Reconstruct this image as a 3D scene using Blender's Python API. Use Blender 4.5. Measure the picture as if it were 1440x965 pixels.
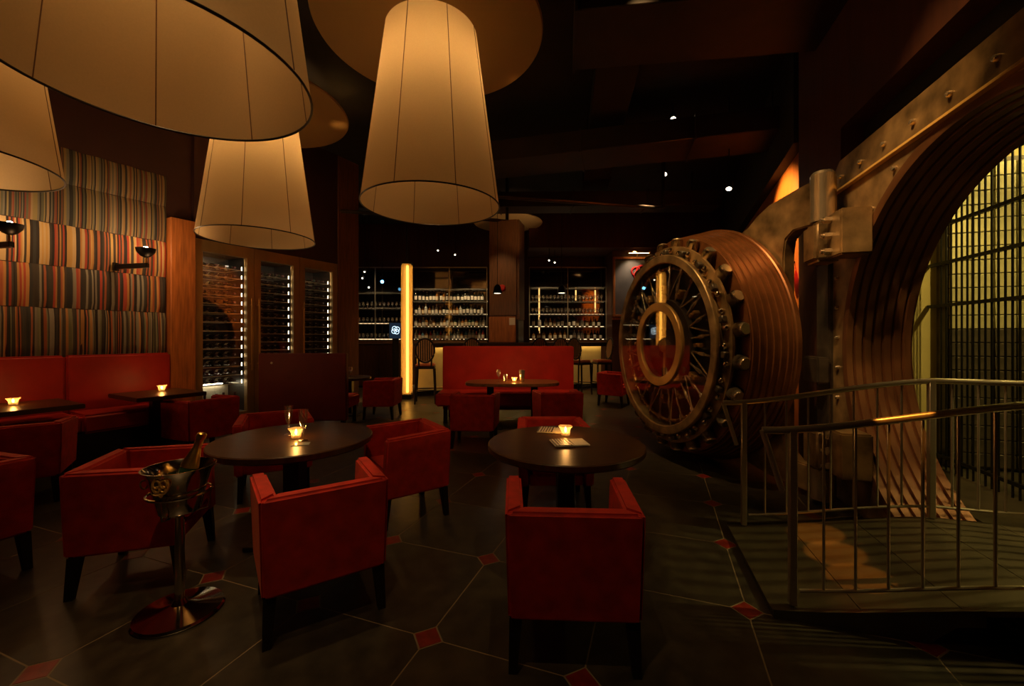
import bpy, bmesh, math, random
from mathutils import Vector, Matrix
random.seed(7)
sc = bpy.context.scene
for o in list(bpy.data.objects): bpy.data.objects.remove(o)
C = bpy.context.collection
PI = math.pi
R = math.radians

# ------------------------------------------------------------------ camera
cam_d = bpy.data.cameras.new('camera'); cam = bpy.data.objects.new('camera', cam_d); C.objects.link(cam)
cam.location = (0, 0, 1.35); cam.rotation_euler = (PI/2, 0, 0)
cam_d.sensor_width = 36; cam_d.lens = 36*576/1440; cam_d.shift_y = -7.5/1440
cam_d.clip_start = .05
sc.camera = cam
# ------------------------------------------------------------------ exposure, world
sc.view_settings.view_transform = 'Standard'
try: sc.view_settings.look = 'None'
except Exception: pass
sc.view_settings.gamma = 1; sc.view_settings.use_curve_mapping = False
sc.view_settings.exposure = 0.0
sc.cycles.sample_clamp_indirect = 3.0
sc.cycles.max_bounces = 8; sc.cycles.transparent_max_bounces = 16
w = bpy.data.worlds.new('dim_room'); sc.world = w; w.use_nodes = True
w.node_tree.nodes['Background'].inputs[0].default_value = (1, .55, .3, 1)
w.node_tree.nodes['Background'].inputs[1].default_value = .0015

# ------------------------------------------------------------------ lights of the room, with unseen fill spots added
def spot(name, loc, target, power, color=(1, .62, .28), size=60, blend=.6, radius=.04):
    d = bpy.data.lights.new(name, 'SPOT'); d.energy = power; d.color = color
    d.spot_size = R(size); d.spot_blend = blend; d.shadow_soft_size = radius
    o = bpy.data.objects.new(name, d); C.objects.link(o); o.location = loc
    o.rotation_euler = (Vector(target)-Vector(loc)).to_track_quat('-Z', 'Y').to_euler()
    return o
def point(name, loc, power, color=(1, .55, .2), radius=.02):
    d = bpy.data.lights.new(name, 'POINT'); d.energy = power; d.color = color; d.shadow_soft_size = radius
    o = bpy.data.objects.new(name, d); C.objects.link(o); o.location = loc
    return o
def area(name, loc, target, power, sx, sy, color=(1, .7, .4)):
    d = bpy.data.lights.new(name, 'AREA'); d.energy = power; d.color = color; d.shape = 'RECTANGLE'; d.size = sx; d.size_y = sy
    o = bpy.data.objects.new(name, d); C.objects.link(o); o.location = loc
    o.rotation_euler = (Vector(target)-Vector(loc)).to_track_quat('-Z', 'Y').to_euler()
    return o
WARM = (1, .58, .24)
# recessed ceiling spots: over the two round tables, the far table, the vault plate, the vault door, the ramp
spot('spot_table_flutes', (-1.45, 2.2, 4.6), (-1.1, 2.9, .5), 150, WARM, 46, .9)
spot('spot_table_napkins', (.45, 2.2, 4.6), (.3, 2.7, .6), 60, WARM, 38, .9)
spot('fill_near_chairs', (-.5, .35, 4.6), (-.45, 2.2, .3), 75, WARM, 62, .9)  # unseen fill spot, added to brighten the chair backs
spot('spot_near_bucket', (-1.3, .9, 4.6), (-1.66, 2.1, .6), 90, WARM, 30, .9)
spot('spot_far_table', (.1, 4.6, 4.6), (.05, 6.6, .9), 260, WARM, 50, .9)
spot('spot_vault_plate', (1.1, 2.25, 4.5), (2.46, 2.50, 2.60), 170, (1, .56, .18), 34, .9)
spot('spot_hinge', (1.3, 2.75, 4.4), (2.42, 3.38, 2.3), 150, (1, .58, .22), 30, .9)
spot('spot_vault_door', (.9, 3.1, 4.5), (1.95, 4.3, 1.75), 260, (1, .60, .22), 44, .9)
spot('spot_door_works', (-.7, 3.4, 4.5), (1.6, 4.6, 1.25), 2600, (1, .60, .24), 30, .8)
for k_, (x_, y_) in enumerate(((1.93, 2.60), (1.865, 2.36), (1.80, 2.12))): spot('spot_ramp', (1.75+.02*k_, 1.0, 4.6), (x_, y_, .13), 1100, (1, .32, .035), 3.6, .25, .012)
spot('fill_tunnel', (.8, 2.0, 4.5), (2.75, 3.0, 1.6), 240, (1, .60, .24), 30, .9)  # fill spot added to lift the dark tunnel rings
spot('spot_vault_inside', Vector((2.381, 2.082, 2.95))+Vector((.961, -.275, 0))*3.1+Vector((.275, .961, 0))*.3, Vector((2.381, 2.082, .1))-Vector((.961, -.275, 0))*.1+Vector((.275, .961, 0))*.1, 480, (1, .74, .24), 24, .6, .03)
spot('spot_bar_floor', (2.3, 8.6, 3.95), (2.1, 8.3, 0), 160, WARM, 50, .7)
spot('spot_column_floor', (-2.1, 8.1, 4.5), (-2.1, 8.0, 0), 130, WARM, 46, .7)
spot('fill_stools', (-2.3, 6.2, 4.3), (-1.75, 8.6, 1.0), 240, WARM, 40, .9)  # added fill from the front so the stool backs show
spot('fill_stools_end', (2.7, 7.5, 4.3), (1.7, 9.8, 1.0), 240, WARM, 40, .9)  # same added fill for the stools at the bar end
spot('fill_pillar', (-.7, 9.1, 4.2), (-.15, 10.2, 2.3), 60, WARM, 50, .9)  # unseen fill added to light the pillar
spot('spot_orange_wall', (2.75, 5.75, 3.30), (3.60, 5.40, 2.75), 320, (1, .5, .12), 96, .5)
spot('spot_picture', (3.3, 10.95, 3.70), (3.25, 11.25, 2.9), 60, (1, .72, .42), 80, .8)
spot('fill_collar', (.7, 9.0, 2.9), (.05, 10.0, 4.26), 40, WARM, 60, .9)  # up-pointing fill added to brighten the collar's underside, no fixture there
spot('fill_vault_strip', Vector((2.381, 2.082, 2.95))+Vector((.961, -.275, 0))*1.7, Vector((2.381, 2.082, 1.3))+Vector((.961, -.275, 0))*.7+Vector((.275, .961, 0))*2.15, 130, (1, .74, .2), 60, .7)  # fill spot added to brighten the yellow wall strip by the gate
spot('spot_wood_column', (-3.7, 4.6, 4.3), (-4.45, 5.5, 1.9), 90, (1, .5, .2), 26, .9)
spot('fill_wine_front', (-2.3, 5.6, 4.5), (-3.75, 6.7, 1.7), 190, (1, .66, .3), 44, .9)  # unseen spot added to bring out the cabinet frames
for xx in (-2.4, -1.2, 1.0, 2.2, -3.9):
    spot('fill_back_bar', (xx, 11.1, 3.7), (xx, 11.9, 1.7), 120 if xx > -3 else 60, (1, .68, .34), 58, .8)  # added fill spots that brighten the bottle shelves

# ------------------------------------------------------------------ materials
M = {}
def mat(name, col, rough=.5, metal=0., var=0., scale=8., bump=0., spec=.5, emit=None, es=0., sheen=0., stretch=(1, 1, 1), trans=0., coat=0.):
    m = bpy.data.materials.new(name); m.use_nodes = True; nt = m.node_tree; b = nt.nodes['Principled BSDF']
    b.inputs['Base Color'].default_value = (*col, 1); b.inputs['Roughness'].default_value = rough
    b.inputs['Metallic'].default_value = metal; b.inputs['Specular IOR Level'].default_value = spec
    if sheen: b.inputs['Sheen Weight'].default_value = sheen; b.inputs['Sheen Roughness'].default_value = .4; b.inputs['Sheen Tint'].default_value = (1, .25, .1, 1)
    if trans: b.inputs['Transmission Weight'].default_value = trans
    if coat: b.inputs['Coat Weight'].default_value = coat
    if emit: b.inputs['Emission Color'].default_value = (*emit, 1); b.inputs['Emission Strength'].default_value = es
    if var or bump:
        tc = nt.nodes.new('ShaderNodeTexCoord'); mp = nt.nodes.new('ShaderNodeMapping'); mp.inputs['Scale'].default_value = stretch
        nz = nt.nodes.new('ShaderNodeTexNoise'); nz.inputs['Scale'].default_value = scale; nz.inputs['Detail'].default_value = 5
        nt.links.new(tc.outputs['Object'], mp.inputs[0]); nt.links.new(mp.outputs[0], nz.inputs['Vector'])
        if var:
            cr = nt.nodes.new('ShaderNodeValToRGB')
            cr.color_ramp.elements[0].position = .3; cr.color_ramp.elements[1].position = .7
            cr.color_ramp.elements[0].color = (*[c*(1-var) for c in col], 1)
            cr.color_ramp.elements[1].color = (*[min(1, c*(1+var)) for c in col], 1)
            nt.links.new(nz.outputs['Fac'], cr.inputs[0]); nt.links.new(cr.outputs[0], b.inputs['Base Color'])
        if bump:
            bp = nt.nodes.new('ShaderNodeBump'); bp.inputs['Strength'].default_value = bump; bp.inputs['Distance'].default_value = .01
            nt.links.new(nz.outputs['Fac'], bp.inputs['Height']); nt.links.new(bp.outputs[0], b.inputs['Normal'])
    M[name] = m; return m
def emat(name, col, s):
    m = bpy.data.materials.new(name); m.use_nodes = True; nt = m.node_tree; nt.nodes.clear()
    e = nt.nodes.new('ShaderNodeEmission'); o = nt.nodes.new('ShaderNodeOutputMaterial')
    e.inputs[0].default_value = (*col, 1); e.inputs[1].default_value = s; nt.links.new(e.outputs[0], o.inputs[0])
    M[name] = m; return m
def clear(name, col=(1, 1, 1), gloss=.08, rough=.02, mirror=(1, 1, 1)):
    # thin pane: mostly see-through with a Fresnel reflection
    m = bpy.data.materials.new(name); m.use_nodes = True; nt = m.node_tree; nt.nodes.clear()
    t = nt.nodes.new('ShaderNodeBsdfTransparent'); t.inputs[0].default_value = (*col, 1)
    g = nt.nodes.new('ShaderNodeBsdfGlossy'); g.inputs['Roughness'].default_value = rough; g.inputs[0].default_value = (*mirror, 1)
    lw = nt.nodes.new('ShaderNodeLayerWeight'); lw.inputs[0].default_value = .5
    pw = nt.nodes.new('ShaderNodeMath'); pw.operation = 'POWER'; pw.inputs[1].default_value = 5
    f = nt.nodes.new('ShaderNodeMath'); f.operation = 'MULTIPLY_ADD'; f.inputs[1].default_value = .9; f.inputs[2].default_value = .03
    nt.links.new(lw.outputs['Facing'], pw.inputs[0]); nt.links.new(pw.outputs[0], f.inputs[0])
    a = nt.nodes.new('ShaderNodeMath'); a.operation = 'ADD'; a.inputs[1].default_value = gloss; a.use_clamp = True
    x = nt.nodes.new('ShaderNodeMixShader'); o = nt.nodes.new('ShaderNodeOutputMaterial')
    nt.links.new(f.outputs[0], a.inputs[0]); nt.links.new(a.outputs[0], x.inputs[0])
    nt.links.new(t.outputs[0], x.inputs[1]); nt.links.new(g.outputs[0], x.inputs[2]); nt.links.new(x.outputs[0], o.inputs[0])
    M[name] = m; return m
def fabric_glow(name, col, tl, thru=0.):
    m = bpy.data.materials.new(name); m.use_nodes = True; nt = m.node_tree; nt.nodes.clear()
    d = nt.nodes.new('ShaderNodeBsdfDiffuse'); t = nt.nodes.new('ShaderNodeBsdfTranslucent')
    tc = nt.nodes.new('ShaderNodeTexCoord'); nz = nt.nodes.new('ShaderNodeTexNoise'); nz.inputs['Scale'].default_value = 90
    cr = nt.nodes.new('ShaderNodeValToRGB'); cr.color_ramp.elements[0].color = (*[c*.9 for c in col], 1); cr.color_ramp.elements[1].color = (*col, 1)
    nt.links.new(tc.outputs['Object'], nz.inputs['Vector']); nt.links.new(nz.outputs['Fac'], cr.inputs[0])
    nt.links.new(cr.outputs[0], d.inputs[0]); nt.links.new(cr.outputs[0], t.inputs[0])
    x = nt.nodes.new('ShaderNodeMixShader'); x.inputs[0].default_value = tl; o = nt.nodes.new('ShaderNodeOutputMaterial')
    nt.links.new(d.outputs[0], x.inputs[1]); nt.links.new(t.outputs[0], x.inputs[2])
    last = x.outputs[0]
    if thru:
        tr = nt.nodes.new('ShaderNodeBsdfTransparent'); tr.inputs[0].default_value = (*col, 1)
        y = nt.nodes.new('ShaderNodeMixShader'); y.inputs[0].default_value = thru
        nt.links.new(last, y.inputs[1]); nt.links.new(tr.outputs[0], y.inputs[2]); last = y.outputs[0]
    nt.links.new(last, o.inputs[0]); M[name] = m; return m
def stripes(name, freq, palette, rough=.8, wobble=0., axis='X'):
    # vertical stripes of several widths, colours picked at random from the palette
    m = bpy.data.materials.new(name); m.use_nodes = True; nt = m.node_tree; b = nt.nodes['Principled BSDF']; b.inputs['Roughness'].default_value = rough
    tc = nt.nodes.new('ShaderNodeTexCoord'); sp = nt.nodes.new('ShaderNodeSeparateXYZ'); nt.links.new(tc.outputs['Object'], sp.inputs[0])
    nz = nt.nodes.new('ShaderNodeTexNoise'); nz.noise_dimensions = '1D'; nz.inputs['Scale'].default_value = 5.; nz.inputs['Detail'].default_value = 1
    nt.links.new(sp.outputs[axis], nz.inputs['W'])
    ma = nt.nodes.new('ShaderNodeMath'); ma.operation = 'MULTIPLY_ADD'; ma.inputs[1].default_value = .12
    nt.links.new(nz.outputs['Fac'], ma.inputs[0]); nt.links.new(sp.outputs[axis], ma.inputs[2])
    mu = nt.nodes.new('ShaderNodeMath'); mu.operation = 'MULTIPLY'; mu.inputs[1].default_value = freq; nt.links.new(ma.outputs[0], mu.inputs[0])
    fl = nt.nodes.new('ShaderNodeMath'); fl.operation = 'FLOOR'; nt.links.new(mu.outputs[0], fl.inputs[0])
    wn = nt.nodes.new('ShaderNodeTexWhiteNoise'); wn.noise_dimensions = '1D'; nt.links.new(fl.outputs[0], wn.inputs['W'])
    cr = nt.nodes.new('ShaderNodeValToRGB'); cr.color_ramp.interpolation = 'CONSTANT'
    while len(cr.color_ramp.elements) < len(palette): cr.color_ramp.elements.new(.5)
    for i, c in enumerate(palette): cr.color_ramp.elements[i].position = i/len(palette); cr.color_ramp.elements[i].color = (*c, 1)
    nt.links.new(wn.outputs['Value'], cr.inputs[0]); nt.links.new(cr.outputs[0], b.inputs['Base Color'])
    M[name] = m; return m

mat('red_velvet', (.46, .014, .004), .75, var=.25, scale=14, bump=.05, sheen=.12)
mat('red_leather', (.40, .014, .006), .5, var=.15, scale=5, bump=.03)
mat('maroon_leather', (.11, .006, .006), .5, var=.15, scale=5)
mat('black_wood', (.012, .008, .006), .35, var=.3, scale=20)
mat('table_wood', (.052, .022, .008), .34, var=.35, scale=7, stretch=(1, 12, 1), bump=.02, spec=.28)
mat('table_light_wood', (.20, .085, .03), .28, var=.3, scale=7, stretch=(1, 10, 1))
mat('stone_tile', (.036, .030, .019), .33, var=.45, scale=9, bump=.12)
mat('red_tile', (.19, .016, .008), .35, var=.3, scale=20, bump=.05)
mat('grout', (.21, .155, .09), .7)
mat('wall_brown', (.070, .019, .009), .6, var=.2, scale=3, stretch=(6, 6, .4))
mat('wall_maroon', (.030, .006, .004), .7, var=.15, scale=3)
mat('orange_wood', (.40, .13, .03), .4, var=.35, scale=6, stretch=(8, 8, .5), bump=.03)
mat('brown_wood', (.13, .055, .022), .45, var=.3, scale=6, stretch=(8, 8, .5))
mat('ceiling_black', (.012, .009, .008), .8, var=.3, scale=4)
mat('duct_brown', (.022, .010, .007), .6, var=.3, scale=4)
mat('duct_metal', (.05, .045, .04), .4, metal=.8, var=.2, scale=6)
mat('black_metal', (.012, .011, .010), .4, metal=.6)
mat('brass', (.50, .29, .09), .34, metal=.65, var=.2, scale=5)
mat('gold_strip', (.85, .52, .14), .3, metal=.4)
mat('rack_metal', (.75, .68, .52), .3, metal=.5)
mat('bronze_frame', (.34, .22, .09), .4, metal=.45, var=.2, scale=5, stretch=(1, 1, .3))
mat('steel_worn', (.34, .22, .10), .38, metal=.55, var=.7, scale=5, bump=.08)
mat('steel_dark', (.09, .07, .05), .42, metal=.5, var=.4, scale=8)
mat('steel_polished', (.62, .50, .34), .24, metal=.8, var=.12, scale=10)
mat('copper_step', (.24, .09, .03), .38, metal=.5, var=.25, scale=5, stretch=(1, 1, 1), bump=.02)
mat('tunnel_step', (.20, .085, .035), .42, metal=.5, var=.25, scale=5)
mat('chrome', (.7, .62, .5), .12, metal=1)
mat('stainless', (.50, .44, .33), .28, metal=.7, var=.1, scale=30, stretch=(1, 1, 30))
mat('deck_steel', (.085, .07, .04), .4, metal=.5, var=.35, scale=5, bump=.05)
mat('gold_foil', (.75, .50, .12), .3, metal=1, bump=.1, scale=60)
mat('bottle_dark', (.006, .009, .006), .08, spec=.7)
mat('bottle_amber', (.22, .09, .02), .08, spec=.7)
mat('bottle_clear', (.42, .44, .40), .06, spec=.8)
mat('bottle_green', (.02, .055, .025), .08, spec=.7)
mat('bottle_blue', (.10, .24, .34), .08, spec=.7)
mat('bottle_red', (.30, .03, .02), .1, spec=.7)
mat('label_cream', (.75, .66, .48), .6)
mat('label_white', (.8, .76, .66), .6)
mat('cap_dark', (.04, .01, .01), .4)
mat('napkin_white', (.72, .66, .54), .8, var=.06, scale=40)
mat('cream_wall', (.50, .40, .16), .7, var=.1, scale=3)
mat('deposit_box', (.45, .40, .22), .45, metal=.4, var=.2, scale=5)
mat('mirror_dark', (.10, .085, .07), .06, metal=.9)
mat('wax', (.85, .7, .45), .5)
mat('picture_grey', (.10, .09, .095), .6, var=.25, scale=3)
mat('red_paint', (.45, .02, .02), .4)
mat('stool_seat', (.42, .11, .03), .6, var=.2, scale=10)
mat('plastic_white', (.6, .55, .48), .5)
mat('glass_grey', (.40, .38, .33), .06, spec=.8, trans=.7)
clear('pane', gloss=.03); clear('pane_door', gloss=.13, mirror=(1, .95, .85)); clear('drink_glass', (.95, .93, .88), gloss=.32, rough=.13)
fabric_glow('candle_glass', (1, .82, .5), .7, thru=.72)
fabric_glow('shade_linen', (.78, .60, .34), .55)
fabric_glow('disc_linen', (.46, .33, .17), .25)
fabric_glow('amber_tube', (1, .66, .24), .6, thru=.45)
emat('bulb_warm', (1, .56, .22), 105)
emat('spot_glow', (1, .85, .62), 8)
emat('flame', (1, .55, .16), 60)
emat('cabinet_fill_glow', (1, .80, .50), 60)
emat('led_dot', (1, .84, .54), 6)
emat('led_white', (1, .86, .58), 14)
emat('led_warm', (1, .60, .20), 13)
emat('led_shelf', (1, .70, .36), 2)
emat('led_and_glint', (1, .55, .16), 1.6)
emat('core_glow', (1, .66, .24), 7)
emat('screen_blue', (.35, .6, 1), .03)
emat('screen_white', (.65, .85, 1), 1.6)
emat('red_glow', (1, .03, .02), 2.2)
emat('blue_glow', (.15, .55, 1), 8)
emat('vault_lamp', (1, .76, .22), 34)
emat('sconce_glow', (1, .75, .45), 70)

# ------------------------------------------------------------------ mesh helpers
def B(): return bmesh.new()
def box(bm, x0, x1, y0, y1, z0, z1):
    vs = [bm.verts.new((x, y, z)) for z in (z0, z1) for y in (y0, y1) for x in (x0, x1)]
    for f in ((0, 2, 3, 1), (4, 5, 7, 6), (0, 1, 5, 4), (1, 3, 7, 5), (3, 2, 6, 7), (2, 0, 4, 6)): bm.faces.new([vs[i] for i in f])
    return bm
def prism(bm, pts, z0, z1):
    n = len(pts); a = [bm.verts.new((x, y, z0)) for x, y in pts]; b = [bm.verts.new((x, y, z1)) for x, y in pts]
    bm.faces.new(a[::-1]); bm.faces.new(b)
    for i in range(n): bm.faces.new((a[i], a[(i+1) % n], b[(i+1) % n], b[i]))
    return bm
def hull8(bm, bot, top):   # frustum from 4 bottom and 4 top points
    a = [bm.verts.new(p) for p in bot]; b = [bm.verts.new(p) for p in top]
    bm.faces.new(a[::-1]); bm.faces.new(b)
    for i in range(4): bm.faces.new((a[i], a[(i+1) % 4], b[(i+1) % 4], b[i]))
    return bm
def cyl(bm, p0, p1, r0, r1=None, n=12, caps=True):
    r1 = r0 if r1 is None else r1; p0 = Vector(p0); p1 = Vector(p1); d = (p1-p0).normalized()
    u = d.orthogonal().normalized(); v = d.cross(u)
    ra = [bm.verts.new(p0+(u*math.cos(2*PI*i/n)+v*math.sin(2*PI*i/n))*r0) for i in range(n)]
    rb = [bm.verts.new(p1+(u*math.cos(2*PI*i/n)+v*math.sin(2*PI*i/n))*r1) for i in range(n)]
    for i in range(n): bm.faces.new((ra[i], ra[(i+1) % n], rb[(i+1) % n], rb[i]))
    if caps: bm.faces.new(ra[::-1]); bm.faces.new(rb)
    return bm
def lathe(bm, prof, n=24, c=(0, 0, 0), axis='Z', closed=False):
    rings = []
    for r, h in prof:
        ring = []
        for i in range(n):
            a = 2*PI*i/n; x, y = r*math.cos(a), r*math.sin(a)
            p = (c[0]+x, c[1]+y, c[2]+h) if axis == 'Z' else (c[0]+x, c[1]+h, c[2]+y)
            ring.append(bm.verts.new(p))
        rings.append(ring)
    m = len(rings)
    for k in range(m if closed else m-1):
        A, D = rings[k], rings[(k+1) % m]
        for i in range(n): bm.faces.new((A[i], A[(i+1) % n], D[(i+1) % n], D[i]))
    if not closed:
        if prof[0][0] > 1e-5: bm.faces.new(rings[0][::-1])
        if prof[-1][0] > 1e-5: bm.faces.new(rings[-1])
    return bm
def shell(bm, prof, n=24, c=(0, 0, 0)):   # open lathe, no caps
    rings = [[bm.verts.new((c[0]+r*math.cos(2*PI*i/n), c[1]+r*math.sin(2*PI*i/n), c[2]+h)) for i in range(n)] for r, h in prof]
    for A, D in zip(rings, rings[1:]):
        for i in range(n): bm.faces.new((A[i], A[(i+1) % n], D[(i+1) % n], D[i]))
    return bm
def tube(bm, pts, r, n=8):
    pts = [Vector(p) for p in pts]; rings = []
    for i, p in enumerate(pts):
        d = (pts[min(i+1, len(pts)-1)]-pts[max(i-1, 0)]).normalized()
        u = d.cross(Vector((.13, .27, 1))).normalized() if abs(d.z) < .95 else d.cross(Vector((1, 0, 0))).normalized(); v = d.cross(u)
        rings.append([bm.verts.new(p+(u*math.cos(2*PI*k/n)+v*math.sin(2*PI*k/n))*r) for k in range(n)])
    for A, D in zip(rings, rings[1:]):
        for i in range(n): bm.faces.new((A[i], A[(i+1) % n], D[(i+1) % n], D[i]))
    bm.faces.new(rings[0][::-1]); bm.faces.new(rings[-1]); return bm
def torus(bm, c, Rr, r, axis='Z', n=40, k=8):
    return lathe(bm, [(Rr+r*math.cos(2*PI*i/k), r*math.sin(2*PI*i/k)) for i in range(k)], n, c, axis, closed=True)
def ball(bm, c, r, n=12, m=7, sz=1):
    return lathe(bm, [(max(1e-6, r*math.sin(PI*i/m)), -r*sz*math.cos(PI*i/m)) for i in range(m+1)], n, c)
def bevel(bm, w, seg=2, ang=30):
    bmesh.ops.remove_doubles(bm, verts=bm.verts, dist=1e-5)
    bmesh.ops.recalc_face_normals(bm, faces=bm.faces)
    es = [e for e in bm.edges if len(e.link_faces) == 2 and e.calc_face_angle(0) > R(ang)]
    bmesh.ops.bevel(bm, geom=es, offset=w, segments=seg, affect='EDGES', clamp_overlap=True); return bm
def obj(name, bm, m, parent=None, loc=None, rotz=0, smooth=True, label=None):
    bmesh.ops.remove_doubles(bm, verts=bm.verts, dist=1e-6)
    bmesh.ops.recalc_face_normals(bm, faces=bm.faces)
    me = bpy.data.meshes.new(name); bm.to_mesh(me); bm.free()
    if smooth:
        for p in me.polygons: p.use_smooth = True
        try: me.set_sharp_from_angle(angle=R(38))
        except Exception: pass
    me.materials.append(M[m])
    return link(name, me, parent, loc, rotz, label)
def link(name, me, parent=None, loc=None, rotz=0, label=None):
    o = bpy.data.objects.new(name, me); C.objects.link(o)
    if parent: o.parent = parent
    if loc is not None: o.location = loc
    if rotz: o.rotation_euler = (0, 0, rotz)
    if label: o['label'] = label
    return o
def thing(name, label, cat, loc=(0, 0, 0), rotz=0, group=None):
    o = bpy.data.objects.new(name, None); C.objects.link(o); o.empty_display_size = .1
    o.location = loc; o.rotation_euler = (0, 0, rotz); o['label'] = label; o['category'] = cat
    if group: o['group'] = group
    return o
def tag(o, label, cat, group=None):
    o['label'] = label; o['category'] = cat
    if group: o['group'] = group
    return o
def struct(name, bm=None, m=None, loc=None, rotz=0, smooth=False):
    if bm is None:
        o = bpy.data.objects.new(name, None); C.objects.link(o)
        if loc is not None: o.location = loc
        o.rotation_euler = (0, 0, rotz)
    else: o = obj(name, bm, m, None, loc, rotz, smooth)
    o['kind'] = 'structure'; return o
def copy_tree(o, parent=None):
    c = o.copy(); C.objects.link(c); c.parent = parent
    for ch in list(o.children): copy_tree(ch, c)
    return c
def face(v): return math.atan2(v[1], v[0]) - PI/2      # rotation that turns local +Y to v

CEIL = 4.75
# ================================================================== SETTING
# ---- floor: slab in grout colour carrying octagonal stone tiles and small red corner diamonds
floor = struct('floor', box(B(), -9, 7.5, -2.6, 13, -.12, -.0012), 'grout')
e1 = Vector((math.sin(R(19.7)), math.cos(R(19.7)), 0)); e2 = Vector((e1.y, -e1.x, 0)); T = .695
tr = math.atan2(e2.y, e2.x); q = .07; g = .0035; h = T/2-g; k = q+.002
octo = [(-h+k, -h), (h-k, -h), (h, -h+k), (h, h-k), (h-k, h), (-h+k, h), (-h, h-k), (-h, -h+k)]
bm = prism(B(), octo, -.02, 0)
t0 = obj('stone_tile', bm, 'stone_tile', floor, smooth=False); tile_me = t0.data; bpy.data.objects.remove(t0)
d = q-.0025
bm = prism(B(), [(d, 0), (0, d), (-d, 0), (0, -d)], -.02, .0005)
t0 = obj('red_tile', bm, 'red_tile', floor, smooth=False); red_me = t0.data; bpy.data.objects.remove(t0)
P0 = Vector((-.378, 1.843, 0))
def in_room(p):
    if p.y < .2 or p.y > 11.8: return False
    if p.x < -4.09+.547*(p.y-6.2)-.4: return False
    if p.x > 1.785+.286*p.y+.5 and p.y < 4.6: return False
    return p.x < 4.9 and abs(p.x)/max(p.y, .1) < 2.3
for i in range(-8, 22):
    for j in range(-14, 14):
        p = P0+e1*(T*i)+e2*(T*j)
        if in_room(p): link('red_tile', red_me, floor, p, tr)
        p = p+e1*(T/2)+e2*(T/2)
        if in_room(p): link('stone_tile', tile_me, floor, p, tr)

# ---- ceiling and what hangs under it
struct('ceiling', box(B(), -9, 7.5, -2.6, 13, CEIL, CEIL+.12), 'ceiling_black')
# ---- left wall frame: local x along the wall (away), y into the wall
U = Vector((.48, .877, 0)).normalized(); W0 = Vector((-4.09, 6.2, 0)); ua = math.atan2(U.y, U.x)
def Wp(s, y=0, z=0): return W0+U*s+Vector((-U.y, U.x, 0))*y+Vector((0, 0, z))
wl = struct('wall_left', box(B(), -9.2, -.64, .03, .25, 0, CEIL), 'wall_maroon', W0, ua)
sv = struct('wall_left_soffit', box(B(), -.64, 1.7, -.04, .8, 2.73, CEIL), 'wall_maroon', W0, ua)
PAL = [(.045, .035, .025), (.40, .20, .06), (.33, .05, .025), (.03, .03, .028), (.48, .30, .10), (.16, .16, .09), (.34, .10, .04), (.22, .20, .15), (.02, .014, .012), (.5, .36, .18)]
stripes('stripe_fine_shaded', 84, [(.03, .025, .018), (.20, .12, .04), (.15, .035, .02), (.02, .02, .018), (.19, .15, .06), (.08, .08, .05), (.16, .06, .025), (.12, .11, .08), (.012, .01, .009), (.24, .17, .09)]); stripes('stripe_wide', 58, [PAL[2], PAL[1], PAL[0], PAL[6], PAL[4], PAL[3], PAL[9], PAL[8]])  # fine top-row stripes repeat the palette darkened, shade put into the colours
stripes('stripe_pleat', 54, [PAL[0], PAL[6], PAL[3], PAL[7], PAL[2], PAL[8], PAL[1], PAL[0]]); stripes('stripe_dull', 85, [PAL[0], PAL[1], PAL[3], PAL[5], PAL[6], PAL[0], PAL[8], PAL[7]])
rows = [(1.10, 1.675, 'stripe_dull', .02), (1.68, 2.14, 'stripe_pleat', .015), (2.145, 2.605, 'stripe_wide', .008), (2.61, 3.07, 'stripe_fine_shaded', .004), (3.075, 3.47, 'stripe_fine_shaded', .004)]
for z0, z1, mm, amp in rows:
    for (xa, xb) in ((-9, -3.3), (-3.295, -.935)):
        bm = B(); nx = int((xb-xa)/.012); nz = 6; grid = []
        for iz in range(nz+1):
            tz = iz/nz; row = []
            bulge = .022*(math.sin(PI*min(1, max(0, tz)))**.35 if 0 < tz < 1 else 0)
            for ix in range(nx+1):
                x = xa+(xb-xa)*ix/nx
                ple = amp*math.sin(x*2*PI/.17+.8*math.sin(tz*3+x*5))*(1-tz*.4)+amp*.5*math.sin(x*2*PI/.061)
                row.append(bm.verts.new((x, .025-bulge-(ple if 0 < tz < 1 else 0), z0+(z1-z0)*tz+.004*math.sin(x*23)*(tz > .9))))
            grid.append(row)
        for a, b in zip(grid, grid[1:]):
            for i in range(nx): bm.faces.new((a[i], a[i+1], b[i+1], b[i]))
        obj('striped_panel', bm, mm, wl)
# wooden column closing the striped wall
bm = box(B(), -.925, -.645, -.10, .25, 0, 2.93); bevel(bm, .006, 1)
struct('column_left_wood', bm, 'orange_wood', W0, ua)
# dark pier after the wine cabinets
bm = box(B(), 1.67, 2.15, -.05, .8, 0, CEIL); bevel(bm, .006, 1)
struct('column_left_dark', bm, 'brown_wood', W0, ua)
# ---- back walls
struct('wall_back', box(B(), -7.5, 2.75, 12.25, 12.45, 0, CEIL), 'wall_brown')
struct('wall_back_right', box(B(), 2.75, 6.2, 11.25, 11.45, 0, CEIL), 'wall_brown')
struct('wall_back_return', box(B(), 2.75, 2.87, 11.45, 12.25, 0, CEIL), 'wall_brown')
struct('trim_1', box(B(), 2.75, 6.2, 11.19, 11.25, 1.84, 1.90), 'orange_wood')
struct('wall_front', box(B(), -9, 7.5, -2.6, -2.4, 0, CEIL), 'wall_brown')
# soffit over the bar
bm = box(B(), .45, 6.2, 10.9, 12.25, 3.75, CEIL); struct('wall_bar_soffit', bm, 'wall_brown')
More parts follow.
